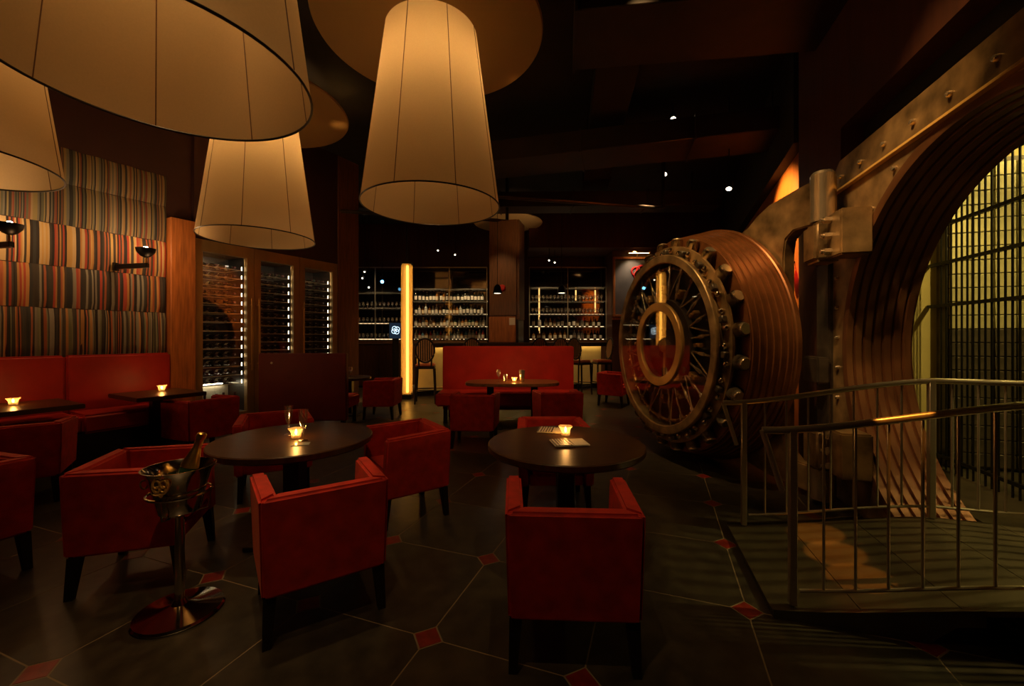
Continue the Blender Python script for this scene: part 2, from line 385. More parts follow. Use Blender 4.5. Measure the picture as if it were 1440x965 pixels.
# ---- vault wall, local x toward the camera side, y into the vault
V0 = Vector((2.381, 2.082, 0)); va = math.atan2(-.961, -.275)
VX = Vector((-.275, -.961, 0)); VY = Vector((.961, -.275, 0))
def Vp(x, y, z=0): return V0+VX*x+VY*y+Vector((0, 0, z))
struct('wall_right', box(B(), -2.41, 4.2, .03, .33, 3.15, CEIL), 'wall_brown', V0, va)
struct('wall_right_pier', box(B(), -2.41, -1.5, .03, .33, 0, 3.15), 'wall_brown', V0, va)
struct('wall_right_near', box(B(), 1.5, 4.2, .03, .33, 0, 3.15), 'wall_brown', V0, va)
struct('wall_right_recess', box(B(), -1.5, 1.5, .20, .33, 2.82, 3.15), 'ceiling_black', V0, va)
struct('wall_right_return', box(B(), -2.41, -2.25, .33, 4.2, 0, CEIL), 'wall_brown', V0, va)
# lit orange wall behind the vault door
d = Vector((4.75+.4, 8.4+1.05, 0))-Vector((3.35, 4.75, 0)); L = d.length
struct('wall_right_rear', box(B(), 0, 7.0, -.2, 0, 0, 3.54), 'orange_wood', (3.35, 4.75, 0), math.atan2(d.y, d.x))
struct('wall_right_rear_soffit', box(B(), -.2, 7.0, -.25, .12, 3.54, CEIL), 'ceiling_black', (3.35, 4.75, 0), math.atan2(d.y, d.x))

# ================================================================== LAMPS
def lamp(x, y, label, turn=0):
    t = thing('pendant_lamp', label, 'lamp', (x, y, 0), turn, 'giant hat-shaped pendant lamps')
    zb, zt, Rb, Rt, Rd = 2.63, 4.30, .66, .44, 1.075
    obj('lamp_shade', shell(B(), [(Rb+(Rt-Rb)*i/14, zb+(zt-zb)*i/14) for i in range(15)], 72), 'shade_linen', t)
    bm = torus(B(), (0, 0, zb), Rb, .007, n=72); obj('rim', bm, 'black_wood', t)
    bm = lathe(B(), [(Rt, zt), (Rd, zt), (Rd+.012, zt+.02), (Rd, zt+.04), (Rt, zt+.04)], 80, closed=True); obj('canopy_disc', bm, 'disc_linen', t)
    for i in range(8):
        a = 2*PI*i/8+.2; c, s = math.cos(a), math.sin(a)
        obj('seam', cyl(B(), (Rb*c, Rb*s, zb), (Rt*c, Rt*s, zt), .0035, n=6), 'brown_wood', t)
    obj('stem', cyl(B(), (0, 0, 3.95), (0, 0, CEIL), .02), 'black_metal', t)
    obj('bulb', ball(B(), (0, 0, 3.86), .065), 'bulb_warm', t)
    return t
lamp(-.785, 4.0, 'tall cream hat-shaped pendant lamp hanging over the open floor in front of the far table', .30)
lamp(-3.28, 5.3, 'tall cream hat-shaped pendant lamp hanging in front of the wine cabinets', .1)
lamp(-1.71, 2.0, 'tall cream hat-shaped pendant lamp hanging above the champagne bucket', .55)
lamp(-4.17, 2.93, 'tall cream hat-shaped pendant lamp hanging by the striped wall', .35)

# ================================================================== CHAIRS
def make_chair():
    t = thing('tub_chair', '', 'chair')
    def wall(p, zt0, zt1, z0=.215):   # p: 4 plan points (outer rear, outer front, inner front, inner rear)
        return bevel(hull8(B(), [(x, y, z0) for x, y in p], [(p[0][0], p[0][1], zt0), (p[1][0], p[1][1], zt1), (p[2][0], p[2][1], zt1), (p[3][0], p[3][1], zt0)]), .018, 3)
    bm = hull8(B(), [(-.265, -.255, .215), (.265, -.255, .215), (.215, -.175, .215), (-.215, -.175, .215)], [(-.277, -.268, .655), (.277, -.268, .655), (.205, -.195, .655), (-.205, -.195, .655)])
    obj('backrest', bevel(bm, .013, 3), 'red_velvet', t)
    for s in (-1, 1):
        bm = hull8(B(), [(s*.265, -.255, .215), (s*.285, .25, .215), (s*.212, .25, .215), (s*.215, -.175, .215)][::s],
                   [(s*.277, -.268, .655), (s*.302, .232, .638), (s*.228, .232, .638), (s*.205, -.195, .655)][::s])
        obj('armrest', bevel(bm, .013, 3), 'red_velvet', t)
    obj('seat_base', bevel(box(B(), -.211, .211, -.175, .235, .218, .30), .01, 2), 'red_velvet', t)
    bm = box(B(), -.208, .208, -.18, .25, .302, .41); obj('seat_cushion', bevel(bm, .03, 3), 'red_velvet', t)
    for sx in (-1, 1):
        for sy in (-1, 1):
            cx, cy = sx*.235, sy*.215; b_, a_ = .017, .026; ox, oy = sx*.012, sy*.02
            bm = hull8(B(), [(cx+ox-b_, cy+oy-b_, 0), (cx+ox+b_, cy+oy-b_, 0), (cx+ox+b_, cy+oy+b_, 0), (cx+ox-b_, cy+oy+b_, 0)], [(cx-a_, cy-a_, .216), (cx+a_, cy-a_, .216), (cx+a_, cy+a_, .216), (cx-a_, cy+a_, .216)])
            obj('leg', bm, 'black_wood', t, smooth=False)
    return t
CH = [((.262, 1.88), (.05, 1), 'red velvet tub chair at the napkin table, on the side of the fully visible napkin'),
      ((.335, 3.36), (.02, -1), 'red velvet tub chair across the napkin table, facing its candle'),
      ((-.99, 2.11), (-.553, .833), 'red velvet tub chair at the flute table, opposite the chair by the wine cabinets'),
      ((-.835, 3.20), (-.83, -.56), 'red velvet tub chair at the flute table, on the side of the open floor'),
      ((-2.12, 3.66), (.5, -.86), 'red velvet tub chair at the flute table, on the wine cabinet side'),
      ((-2.14, 2.42), (.94, .34), 'red velvet tub chair right behind the champagne bucket stand'),
      ((-3.13, 2.23), (-.95, .31), 'red velvet tub chair beyond the bucket stand, turned away to the striped wall'),
      ((-4.09, 3.41), (-.62, .78), 'red velvet tub chair at the bench table with the reserve block'),
      ((-3.62, 4.78), (-.90, .40), 'red velvet tub chair at the bench table next to the wooden column'),
      ((-.47, 5.20), (.06, 1), 'red velvet tub chair at the far table, on the side of the bright light column'),
      ((.60, 5.42), (-.14, 1), 'red velvet tub chair at the far table, on the side of the vault door'),
      ((-2.20, 6.98), (-1, .0), 'red velvet tub chair at the small table behind the maroon partition'),
      ((2.05, 8.25), (.85, -.5), 'red velvet tub chair standing alone between bar stools and vault door')]
ch0 = make_chair()
for i, (p, f, lab) in enumerate(CH):
    o = ch0 if i == 0 else copy_tree(ch0)
    o.location = (*p, 0); o.rotation_euler = (0, 0, face(f)); o['label'] = lab; o['group'] = 'red tub chairs around the lounge tables'

# ================================================================== TABLES
TZ = .672
def round_table(x, y, r, label, z=TZ, m='table_wood'):
    t = thing('round_table', label, 'table', (x, y, 0))
    obj('tabletop', lathe(B(), [(r-.05, z-.048), (r-.012, z-.045), (r, z-.035), (r, z-.006), (r-.006, z), (0, z)], 72), m, t)
    obj('post', bevel(box(B(), -.055, .055, -.055, .055, .03, z-.048), .004, 1), 'black_wood', t)
    obj('foot', bevel(box(B(), -.22, .22, -.22, .22, 0, .03), .006, 1), 'black_wood', t)
    return t
round_table(-1.477, 2.79, .50, 'round dark wood pedestal table holding two champagne flutes and a candle')
round_table(.346, 2.66, .50, 'round dark wood pedestal table laid with two striped napkins and a candle')
round_table(-2.86, 7.22, .36, 'small round table behind the maroon partition by the wine cabinets', .66)
# far table with two posts
t = thing('long_table', 'long oval wooden table with two posts before the red banquette', 'table', (.005, 6.18, 0))
pts = []
for i in range(64):
    a = 2*PI*i/64; c, s = math.cos(a), math.sin(a)
    pts.append((.70*math.copysign(abs(c)**.62, c), .35*math.copysign(abs(s)**.62, s)))
obj('tabletop', bevel(prism(B(), pts, .645, .69), .006, 2), 'table_light_wood', t)
for s in (-1, 1):
    obj('post', bevel(box(B(), s*.33-.05, s*.33+.05, -.05, .05, .03, .645), .004, 1), 'black_wood', t)
    obj('foot', bevel(box(B(), s*.33-.17, s*.33+.17, -.2, .2, 0, .03), .004, 1), 'black_wood', t)
# bench tables along the striped wall
def bench_table(s0, s1, label):
    t = thing('bench_table', label, 'table', Wp((s0+s1)/2, -.72), ua)
    hw = (s1-s0)/2
    obj('tabletop', bevel(box(B(), -hw, hw, -.40, .34, .675, .72), .005, 2), 'table_wood', t)
    obj('post', bevel(box(B(), -.05, .05, -.025, .075, .03, .675), .004, 1), 'black_wood', t)
    obj('foot', bevel(box(B(), -.2, .2, -.10, .155, 0, .03), .004, 1), 'black_wood', t)
bench_table(-1.62, -.98, 'square dark table before the red bench, beside the wooden column')
bench_table(-3.05, -2.0, 'wide dark table before the red bench, holding a candle and a reserve block')
tag(obj('table_block', bevel(box(B(), -.035, .035, -.02, .02, .722, .80), .004, 1), 'black_wood', None, Wp(-2.62, -1.04), ua), 'small black reserve block on the bench table edge', 'block')

# ================================================================== LEFT BANQUETTE
t = thing('wall_bench', 'long red upholstered bench along the striped wall', 'bench', W0, ua)
xs = [-7.5, -5.6, -4.66, -3.75, -2.82, -1.89, -.945]
for a, b in zip(xs, xs[1:]):
    obj('back_panel', bevel(box(B(), a+.003, b-.003, -.15, -.03, .50, 1.155), .022, 3), 'red_leather', t)
    obj('seat_cushion', bevel(box(B(), a+.003, b-.003, -.62, -.14, .34, .54), .03, 3), 'red_leather', t)
obj('plinth', box(B(), -7.5, -.945, -.55, -.04, 0, .34), 'black_wood', t, smooth=False)
# ================================================================== CENTRE BANQUETTE
t = thing('banquette', 'freestanding red banquette with a tall plain back before the bar', 'bench', (-.05, 6.6, 0))
obj('back_panel', bevel(box(B(), -1.13, 1.10, .36, .48, .12, 1.205), .015, 2), 'red_leather', t)
obj('seat', bevel(box(B(), -1.15, 1.17, -.2, .36, .27, .475), .025, 3), 'red_leather', t)
for x in (-1.0, 1.02):
    for y in (-.12, .40): obj('leg', box(B(), x-.03, x+.03, y-.03, y+.03, 0, .27 if y < 0 else .12), 'black_wood', t, smooth=False)
# maroon partition banquette
t = thing('partition_bench', 'dark maroon banquette seen from behind before the wine cabinets', 'bench', (-3.15, 6.15, 0))
obj('back_panel', bevel(box(B(), -.66, .66, 0, .10, .10, 1.115), .012, 2), 'maroon_leather', t)
obj('seat', bevel(box(B(), -.64, .66, .10, .56, .27, .45), .025, 3), 'red_leather', t)
for x in (-.6, .6):
    for y in (.05, .5): obj('leg', box(B(), x-.03, x+.03, y-.03, y+.03, 0, .10 if y < .1 else .27), 'black_wood', t, smooth=False)
obj('button', lathe(B(), [(.018, 0), (.014, -.008), (0, -.01)], 12, (-.46, 0, .97), 'Y'), 'plastic_white', t)

# ================================================================== WINE CABINETS
def bottle_bm(r, h, n=10):
    return [(r*.9, 0), (r, .01), (r, h*.60), (r*.85, h*.68), (r*.36, h*.76), (r*.32, h*.96), (r*.37, h*.965), (r*.37, h), (0, h)]
def make_wine_bottle():
    t = thing('wine_bottle', '', 'bottle')
    obj('glass_body', lathe(B(), bottle_bm(.038, .30), 10), 'bottle_dark', t)
    obj('capsule', lathe(B(), [(.0165, .245), (.0165, .302), (0, .303)], 8), 'cap_dark', t)
    obj('label_band', shell(B(), [(.0388, .06), (.0388, .14)], 10), 'label_cream', t)
    return t
wb0 = make_wine_bottle(); first = True
CAB = [(-.638, .150, 'bronze-framed glass wine cabinet next to the wooden column', 'in the cabinet next to the wooden column'),
       (.156, .896, 'bronze-framed glass wine cabinet between the two other wine cabinets', 'in the middle wine cabinet'),
       (.902, 1.656, 'bronze-framed glass wine cabinet farthest from the wooden column', 'in the cabinet farthest from the wooden column')]
for ci, (s0, s1, lab, where) in enumerate(CAB):
    wd = s1-s0
    t = thing('wine_cabinet', lab, 'cabinet', Wp(s0), ua, 'glass-fronted wine cabinets')
    obj('back_board', box(B(), 0, wd, .62, .65, 0, 2.72), 'black_wood', t, smooth=False)
    obj('side_board', box(B(), 0, .03, .03, .62, 0, 2.72), 'black_wood', t, smooth=False)
    obj('side_board', box(B(), wd-.03, wd, .03, .62, 0, 2.72), 'black_wood', t, smooth=False)
    obj('top_board', box(B(), .03, wd-.03, .03, .62, 2.60, 2.72), 'brown_wood', t, smooth=False)
    obj('bottom_board', box(B(), .03, wd-.03, .03, .62, 0, .22), 'brown_wood', t, smooth=False)
    fr = thing('tmp', '', ''); bpy.data.objects.remove(fr)
    bm = box(B(), 0, .10, -.05, .03, .04, 2.72); box(bm, wd-.10, wd, -.05, .03, .04, 2.72); box(bm, .10, wd-.10, -.05, .03, 2.56, 2.72); box(bm, .10, wd-.10, -.05, .03, .04, .24)
    door = obj('door_frame', bm, 'bronze_frame', t, smooth=False)
    obj('glass_pane', box(B(), .10, wd-.10, -.012, -.006, .24, 2.56), 'pane', door, smooth=False)
    hx = wd-.055 if ci == 0 else .05
    bm = cyl(B(), (hx, -.095, .85), (hx, -.095, 1.95), .011); cyl(bm, (hx, -.095, .95), (hx, -.05, .95), .008); cyl(bm, (hx, -.095, 1.85), (hx, -.05, 1.85), .008)
    obj('handle', bm, 'brass', door)
    obj('light_strip', box(B(), .11, wd-.11, .035, .055, 2.583, 2.592), 'cabinet_fill_glow', t, smooth=False)  # hidden glowing strip, added to light the cabinet interior
    z = .66 if ci == 0 else .36
    dz = .132
    while z < 2.42:
        bm = box(B(), .032, wd-.135, .05, .07, z-.010, z); box(bm, .032, wd-.135, .5, .51, z-.008, z); box(bm, .032, .04, .06, .51, z-.008, z); box(bm, wd-.143, wd-.135, .06, .51, z-.008, z)
        obj('rack_rail', bm, 'rack_metal', t, smooth=False)
        obj('light_dot', box(B(), wd-.128, wd-.118, .05, .06, z-.004, z+.05), 'led_dot', t, smooth=False)
        for k in range(5):
            if ci == 0 and random.random() < .10 and z > 1.2: continue
            o = wb0 if first else copy_tree(wb0); first = False
            flip = (ci == 0)
            o.location = Wp(s0+.105+k*(wd-.29)/4, .42 if flip else .40, z+.040)
            o.rotation_euler = (R(90) if True else 0, 0, ua)
            o['label'] = 'dark wine bottle lying on a rack ' + where; o['group'] = 'wine bottles lying ' + where
        z += dz
    if ci == 0:
        obj('glow_panel', box(B(), .04, wd-.04, .60, .618, .34, .60), 'label_cream', t, smooth=False)
        obj('light_strip', box(B(), .06, wd-.14, .56, .58, .62, .635), 'led_white', t, smooth=False)
        for k in range(5):
            o = copy_tree(wb0); o.location = Wp(s0+.12+k*.125, .16+.06*(k % 2), .2215); o.rotation_euler = (0, 0, ua+k)
            o['label'] = 'wine bottle standing on the floor of the wine cabinet next to the wooden column'; o['group'] = 'standing wine bottles'

# ================================================================== SCONCES ON THE STRIPED WALL
def sconce(s, z, label):
    t = thing('wall_sconce', label, 'wall lamp', Wp(s, -.02), ua+.29, 'swing-arm lamps on the striped wall')
    obj('mounting_plate', bevel(box(B(), -.03, .03, -.03, .0, z-.05, z+.05), .004, 1), 'black_metal', t)
    obj('swing_arm', bevel(box(B(), -.02, .02, -.50, -.03, z-.028, z+.028), .004, 1), 'black_metal', t)
    obj('joint', cyl(B(), (0, -.47, z), (0, -.47, z+.10), .012), 'brass', t)
    b = obj('reflector_bowl', lathe(B(), [(.012, .09), (.05, .11), (.085, .155), (.095, .20), (.09, .20), (.08, .158), (.045, .118), (0, .10)], 24, (0, -.47, z)), 'black_metal', t)
    obj('bulb', ball(B(), (0, -.47, z+.20), .026), 'sconce_glow', b)
sconce(-1.45, 2.20, 'black swing-arm wall lamp on the striped wall, nearer the wooden column')
sconce(-2.48, 2.24, 'black swing-arm wall lamp on the striped wall, farther from the wooden column')
for s in (-1.33, -2.38): 
    p = Wp(s, -.40, 2.52); point('sconce_light', p, 9, (1, .58, .26), .05)
    point('bench_light', Wp(s+.1, -.55, 2.05), 3.2, (1, .5, .2), .05)

# ================================================================== BAR
ba = math.atan2(1.7, 4.7); b0 = Vector((-2.15, 9.15, 0))
t = thing('bar_counter', 'long bar with dark top and glowing front panels behind the stools', 'bar counter', b0, ba)
obj('counter_top', bevel(box(B(), 0, 4.95, 0, .62, 1.17, 1.225), .008, 2), 'black_wood', t)
obj('front_lip', box(B(), .01, 4.94, .01, .035, 1.125, 1.17), 'black_wood', t, smooth=False)
for i in range(8):
    x = .05+i*.608
    obj('front_panel', bevel(box(B(), x, x+.598, .20, .24, .12, 1.15), .006, 1), 'cream_wall', t)
obj('plinth', box(B(), .05, 4.9, .26, .6, 0, 1.16), 'black_wood', t, smooth=False)
obj('light_strip', box(B(), .05, 4.9, .10, .13, 1.145, 1.165), 'led_warm', t, smooth=False)
obj('foot_rail', cyl(B(), (.05, .08, .2), (4.9, .08, .2), .02), 'brass', t)
# side counter on the left
t = thing('side_counter', 'plain wooden service counter left of the bright light column', 'counter', (-4.4, 11.05, 0))
for i in range(3): obj('front_panel', bevel(box(B(), i*.41, i*.41+.40, 0, .03, .05, 1.15), .006, 1), 'brown_wood', t)
obj('body', box(B(), 0, 1.23, .035, .5, 0, 1.15), 'black_wood', t, smooth=False)
obj('counter_top', bevel(box(B(), -.03, 1.26, -.03, .52, 1.15, 1.19), .006, 1), 'table_wood', t)
# stools
def make_stool():
    t = thing('bar_stool', '', 'stool')
    obj('seat', bevel(box(B(), -.20, .20, -.19, .19, .76, .82), .025, 3), 'stool_seat', t)
    obj('seat_frame', box(B(), -.195, .195, -.185, .185, .71, .76), 'black_wood', t, smooth=False)
    fr = [( .185*math.cos(2*PI*i/28), -.20-.03*math.sin(2*PI*i/28), 1.09+.245*math.sin(2*PI*i/28)) for i in range(29)]
    obj('back_frame', tube(B(), fr, .02), 'black_wood', t)
    bm = lathe(B(), [(.172, -.008), (.172, .008), (0, .012)], 28, (0, 0, 0), 'Y')
    for v in bm.verts: v.co = Vector((v.co.x, v.co.y-.20-.03*v.co.z/.185, 1.09+v.co.z*1.32))
    pad = obj('back_pad', bm, 'stool_pad', t)
    for k in range(7):
        x = -.132+k*.044; hz = .215*math.sqrt(max(0, 1-(x/.165)**2)); yf = lambda z: -.209-.03*z/.245
        bs = hull8(B(), [(x-.011, yf(-hz)-.004, 1.09-hz), (x+.011, yf(-hz)-.004, 1.09-hz), (x+.011, yf(-hz)+.004, 1.09-hz), (x-.011, yf(-hz)+.004, 1.09-hz)],
                   [(x-.011, yf(hz)-.004, 1.09+hz), (x+.011, yf(hz)-.004, 1.09+hz), (x+.011, yf(hz)+.004, 1.09+hz), (x-.011, yf(hz)+.004, 1.09+hz)])
        obj('dark_stripe', bs, 'black_wood', pad, smooth=False)
    for s in (-1, 1):
        obj('back_post', cyl(B(), (s*.12, -.175, .72), (s*.13, -.185, .92), .018), 'black_wood', t)
        for y in (-.17, .17):
            obj('leg', cyl(B(), (s*.205, y*1.1, 0), (s*.175, y, .72), .016, .022, 8), 'black_wood', t)
    for y in (-.18, .18): obj('stretcher', cyl(B(), (-.195, y, .28), (.195, y, .28), .011, n=8), 'black_wood', t)
    for s in (-1, 1): obj('stretcher', cyl(B(), (s*.195, -.18, .22), (s*.195, .18, .22), .011, n=8), 'black_wood', t)
    return t
mat('stool_pad', (.40, .22, .10), .7, var=.1, scale=30)
st0 = make_stool()
ST = [((-1.79, 8.50), 8, 'oval-backed bar stool beside the bright light column'), ((-.90, 8.85), 14, 'oval-backed bar stool behind the banquette, left of the wooden pillar'),
      ((.56, 9.35), 16, 'oval-backed bar stool next to the wooden pillar, toward the vault'), ((1.03, 9.55), 20, 'second oval-backed bar stool from the wooden pillar toward the vault'),
      ((1.62, 9.75), -48, 'oval-backed bar stool turned sideways near the bar end'), ((2.18, 9.95), 100, 'oval-backed bar stool at the end of the bar, turned to its neighbour')]
for i, (p, a, lab) in enumerate(ST):
    o = st0 if i == 0 else copy_tree(st0)
    o.location = (*p, 0); o.rotation_euler = (0, 0, R(a)); o['label'] = lab; o['group'] = 'oval-backed bar stools'
# wooden pillar with round collar
t = struct('pillar', box(B(), -.40, .36, -.3, .3, 1.80, CEIL), 'brown_wood', (-.10, 10.45, 0), R(-14))
obj('pillar_face', bevel(box(B(), -.40, .30, -.33, -.302, 1.90, 4.3), .006, 1), 'brown_wood', t)
obj('lower_panel', bevel(box(B(), -.41, .28, -.345, -.302, 1.235, 1.87), .01, 2), 'orange_wood', t)
obj('pillar_core', box(B(), -.38, .34, -.3, .3, 0, 1.80), 'black_wood', t, smooth=False)
obj('round_collar', lathe(B(), [(.30, 4.26), (.86, 4.26), (.875, 4.28), (.86, 4.30), (.30, 4.30)], 64, closed=True), 'disc_linen', t)
obj('notice', box(B(), .12, .27, -.353, -.346, 1.66, 1.84), 'label_cream', t, smooth=False)
# bright light column
t = thing('light_column', 'tall glowing amber light column standing on the floor', 'lamp', (-2.325, 9.05, 0), 0)
obj('foot', bevel(box(B(), -.12, .12, -.09, .09, 0, .10), .006, 1), 'black_metal', t)
obj('diffuser_tube', bevel(box(B(), -.115, .115, -.075, .075, .10, 2.98), .03, 3), 'amber_tube', t)
obj('glowing_core', cyl(B(), (.015, 0, .14), (.015, 0, 2.94), .028), 'core_glow', t)
obj('top_cap', bevel(box(B(), -.12, .12, -.08, .08, 2.98, 3.01), .006, 1), 'black_metal', t)
obj('suspension', cyl(B(), (0, 0, 3.01), (0, 0, CEIL), .018), 'black_metal', t)

# ---- back bar shelves
SH = [1.29, 1.66, 2.02, 2.40, 2.76]
def backbar(x0, x1, label, zs, lit=True, y=11.75):
    t = thing('back_bar_shelf', label, 'shelf', ((x0+x1)/2, y, 0))
    hw = (x1-x0)/2
    obj('mirror_panel', box(B(), -hw, hw, .32, .34, 1.0, 3.35), 'mirror_dark', t, smooth=False)
    obj('base_cabinet', box(B(), -hw, hw, -.02, .31, 0, zs[0]-.03), 'brown_wood', t, smooth=False)
    for z in zs:
        s = obj('shelf_board', box(B(), -hw, hw, 0, .30, z-.02, z), 'table_wood' if z == zs[0] else 'glass_grey', t, smooth=False)
        obj('light_strip', box(B(), -hw, hw, .29, .315, z+.005, z+.022), 'led_shelf', s, smooth=False)
    nposts = max(2, int(2*hw/.75)+1)
    for i in range(nposts):
        x = -hw+2*hw*i/(nposts-1)
        obj('upright', box(B(), x-.012, x+.012, -.01, .012, zs[0], 3.37), 'stainless', t, smooth=False)
    obj('top_rail', box(B(), -hw, hw, -.012, .012, 3.35, 3.38), 'stainless', t, smooth=False)
    return t
backbar(-2.88, -.72, 'lit bottle shelves behind the bar, left of the wooden pillar', SH)
t = backbar(.50, 2.70, 'mirrored glass shelves behind the bar, right of the wooden pillar', [1.29, 1.66, 2.02, 2.40, 2.80])
for x_, z0_, z1_ in ((-.80, 1.32, 2.78), (.28, 2.45, 2.75), (.85, 2.1, 2.75)):  # long bar is a lit strip; the short glowing ones imitate mirror reflections
    obj('light_and_glint_bar', bevel(box(B(), x_-.018, x_+.018, .302, .318, z0_, z1_), .004, 1), 'led_and_glint', t)
backbar(-4.75, -3.10, 'dim mirrored shelves behind the service counter', [1.29, 1.75, 2.2, 2.66])
def make_bottle(glass, lab_m, r, h, name='liquor_bottle'):
    t = thing(name, '', 'bottle')
    obj('glass_body', lathe(B(), bottle_bm(r, h), 10), glass, t)
    obj('stopper', lathe(B(), [(r*.4, h*.93), (r*.4, h*1.03), (0, h*1.03)], 8), 'cap_dark' if glass != 'bottle_clear' else 'brass', t)
    obj('label_band', shell(B(), [(r*1.02, h*.14), (r*1.02, h*.5)], 10), lab_m, t)
    return t
KB = [('amber', make_bottle('bottle_amber', 'label_cream', .045, .28)), ('clear', make_bottle('bottle_clear', 'label_white', .045, .30)), ('dark', make_bottle('bottle_dark', 'label_white', .042, .32)),
      ('green', make_bottle('bottle_green', 'label_cream', .042, .30)), ('pale blue', make_bottle('bottle_blue', 'label_white', .048, .27)), ('red', make_bottle('bottle_red', 'label_cream', .042, .29))]
used = set()
def put_bottle(kind, p, where, group):
    nm, src = KB[kind]
    o = src if kind not in used else copy_tree(src); used.add(kind)
    o.location = p; o.rotation_euler = (0, 0, random.random()*6); k_ = .82+random.random()*.2; o.scale = (.9+random.random()*.15, .9+random.random()*.15, k_)
    o['label'] = f'{nm} glass liquor bottle {where}'; o['group'] = group
RN = ['bottom', 'second', 'third', 'fourth', 'top']
for ri, (z, kinds) in enumerate(zip(SH[:4], [(1, 1, 4, 1, 0, 5), (0, 1, 0, 3), (1, 0, 2), (2, 2, 2, 2, 0)])):
    x = -2.78
    while x < -.8:
        put_bottle(random.choice(kinds), (x, 11.82+random.random()*.08, z+.0015), f'on the {RN[ri]} shelf left of the wooden pillar', f'bottles on the {RN[ri]} lit bar shelf')
        x += .092+random.random()*.02
for ri, z in enumerate([1.29, 1.66]):
    x = .62
    while x < 2.6:
        put_bottle(random.choice((0, 0, 1, 2)), (x, 11.82+random.random()*.08, z+.0015), f'on the {RN[ri]} mirrored shelf right of the wooden pillar', f'bottles on the {RN[ri]} mirrored shelf')
        x += .11+random.random()*.09
# wine glasses
def make_glass(name, prof, n=14):
    return obj(name, shell(B(), prof, n), 'drink_glass')
WG = [(.032, 0), (.030, .004), (.005, .01), (.004, .075), (.02, .09), (.036, .12), (.038, .15), (.030, .185)]
g0 = make_glass('wine_glass', WG, 12)
firstg = [True]
def put_glass(p, lab, grp):
    o = g0 if firstg[0] else g0.copy()
    if not firstg[0]: C.objects.link(o)
    firstg[0] = False
    o.location = p; tag(o, lab, 'glass', grp)
for ri, z in enumerate([2.02, 2.40]):
    x = .60
    while x < 2.62:
        put_glass((x, 11.85, z+.0015), f'stemmed wine glass on the {RN[ri+2]} mirrored shelf right of the wooden pillar', f'wine glasses on the {RN[ri+2]} mirrored shelf'); x += .105
for ri, z in enumerate([1.29, 1.75, 2.2]):
    x = -4.66
    while x < -3.15:
        put_glass((x, 11.85, z+.0015), f'stemmed wine glass on the {RN[ri]} dim shelf behind the service counter', f'wine glasses on the {RN[ri]} dim shelf'); x += .12
# small bell pendants over the bar
def bell(x, y, z, label):
    t = thing('bell_pendant', label, 'lamp', (x, y, 0), 0, 'small bell pendants over the bar')
    obj('cord', cyl(B(), (0, 0, z+.20), (0, 0, CEIL), .006, n=6), 'black_metal', t)
    obj('shade', shell(B(), [(.02, z+.21), (.04, z+.20), (.075, z+.15), (.09, z+.08), (.11, z)], 20), 'black_metal', t)
    obj('bulb', lathe(B(), [(0, z+.012), (.085, z+.012), (.085, z+.03), (0, z+.03)], 20), 'spot_glow', t)
bell(-.33, 9.3, 2.35, 'small black bell pendant in front of the wooden pillar')
bell(1.20, 9.9, 2.42, 'small black bell pendant before the mirrored shelves')
bell(-3.75, 9.4, 2.45, 'small black bell pendant at the dark pier after the wine cabinets')
# red alarm disc on the pillar
o = obj('alarm_disc', lathe(B(), [(.0, -.04), (.06, -.035), (.085, -.01), (.085, .0)], 24, (0, 0, 0), 'Y'), 'red_paint', None, (-.24, 10.13, 2.58), R(-14)); tag(o, 'small round red alarm disc on the wooden pillar', 'alarm')
# screen with a knot mark
t = thing('bar_screen', 'small till screen showing a white knot emblem beside the light column', 'screen', (-2.80, 9.86, 0), R(6))
obj('stand', bevel(box(B(), -.07, .07, -.05, .05, 0, 1.32), .005, 1), 'black_metal', t)
obj('case', bevel(box(B(), -.16, .16, 0, .03, 1.32, 1.72), .008, 1), 'black_metal', t)
sr = obj('screen_face', box(B(), -.145, .145, -.006, 0, 1.335, 1.705), 'screen_blue', t, smooth=False)
for a in range(4):
    c, s = math.cos(a*PI/2+.6)*.045, math.sin(a*PI/2+.6)*.045
    obj('knot_loop', torus(B(), (c, -.009, 1.53+s), .055, .007, 'Y', 24, 6), 'screen_white', sr)
# ---- painting with picture light
t = thing('framed_picture', 'dark grey framed poster with red rings under a picture light', 'picture', (3.42, 11.25, 0))
obj('canvas', box(B(), -.60, .60, -.03, -.005, 1.98, 3.50), 'picture_grey', t, smooth=False)
for (a, b, c, d) in ((-.66, -.60, 1.92, 3.56), (.60, .66, 1.92, 3.56), (-.60, .60, 1.92, 1.98), (-.60, .60, 3.50, 3.56)):
    obj('frame_bar', bevel(box(B(), a, b, -.07, -.002, c, d), .008, 1), 'orange_wood', t)
for x, z in ((-.02, 3.16), (.12, 3.20), (.05, 3.05)): obj('red_ring', torus(B(), (x, -.032, z), .12, .025, 'Y', 28, 6), 'red_paint', t)
pl = obj('picture_light', cyl(B(), (-.3, -.22, 3.66), (.3, -.22, 3.66), .03), 'brass', t)
obj('light_arm', tube(B(), [(0, -.03, 3.55), (0, -.12, 3.68), (0, -.22, 3.67)], .01), 'brass', pl)
obj('tube_bulb', box(B(), -.27, .27, -.235, -.205, 3.625, 3.634), 'led_warm', pl, smooth=False)

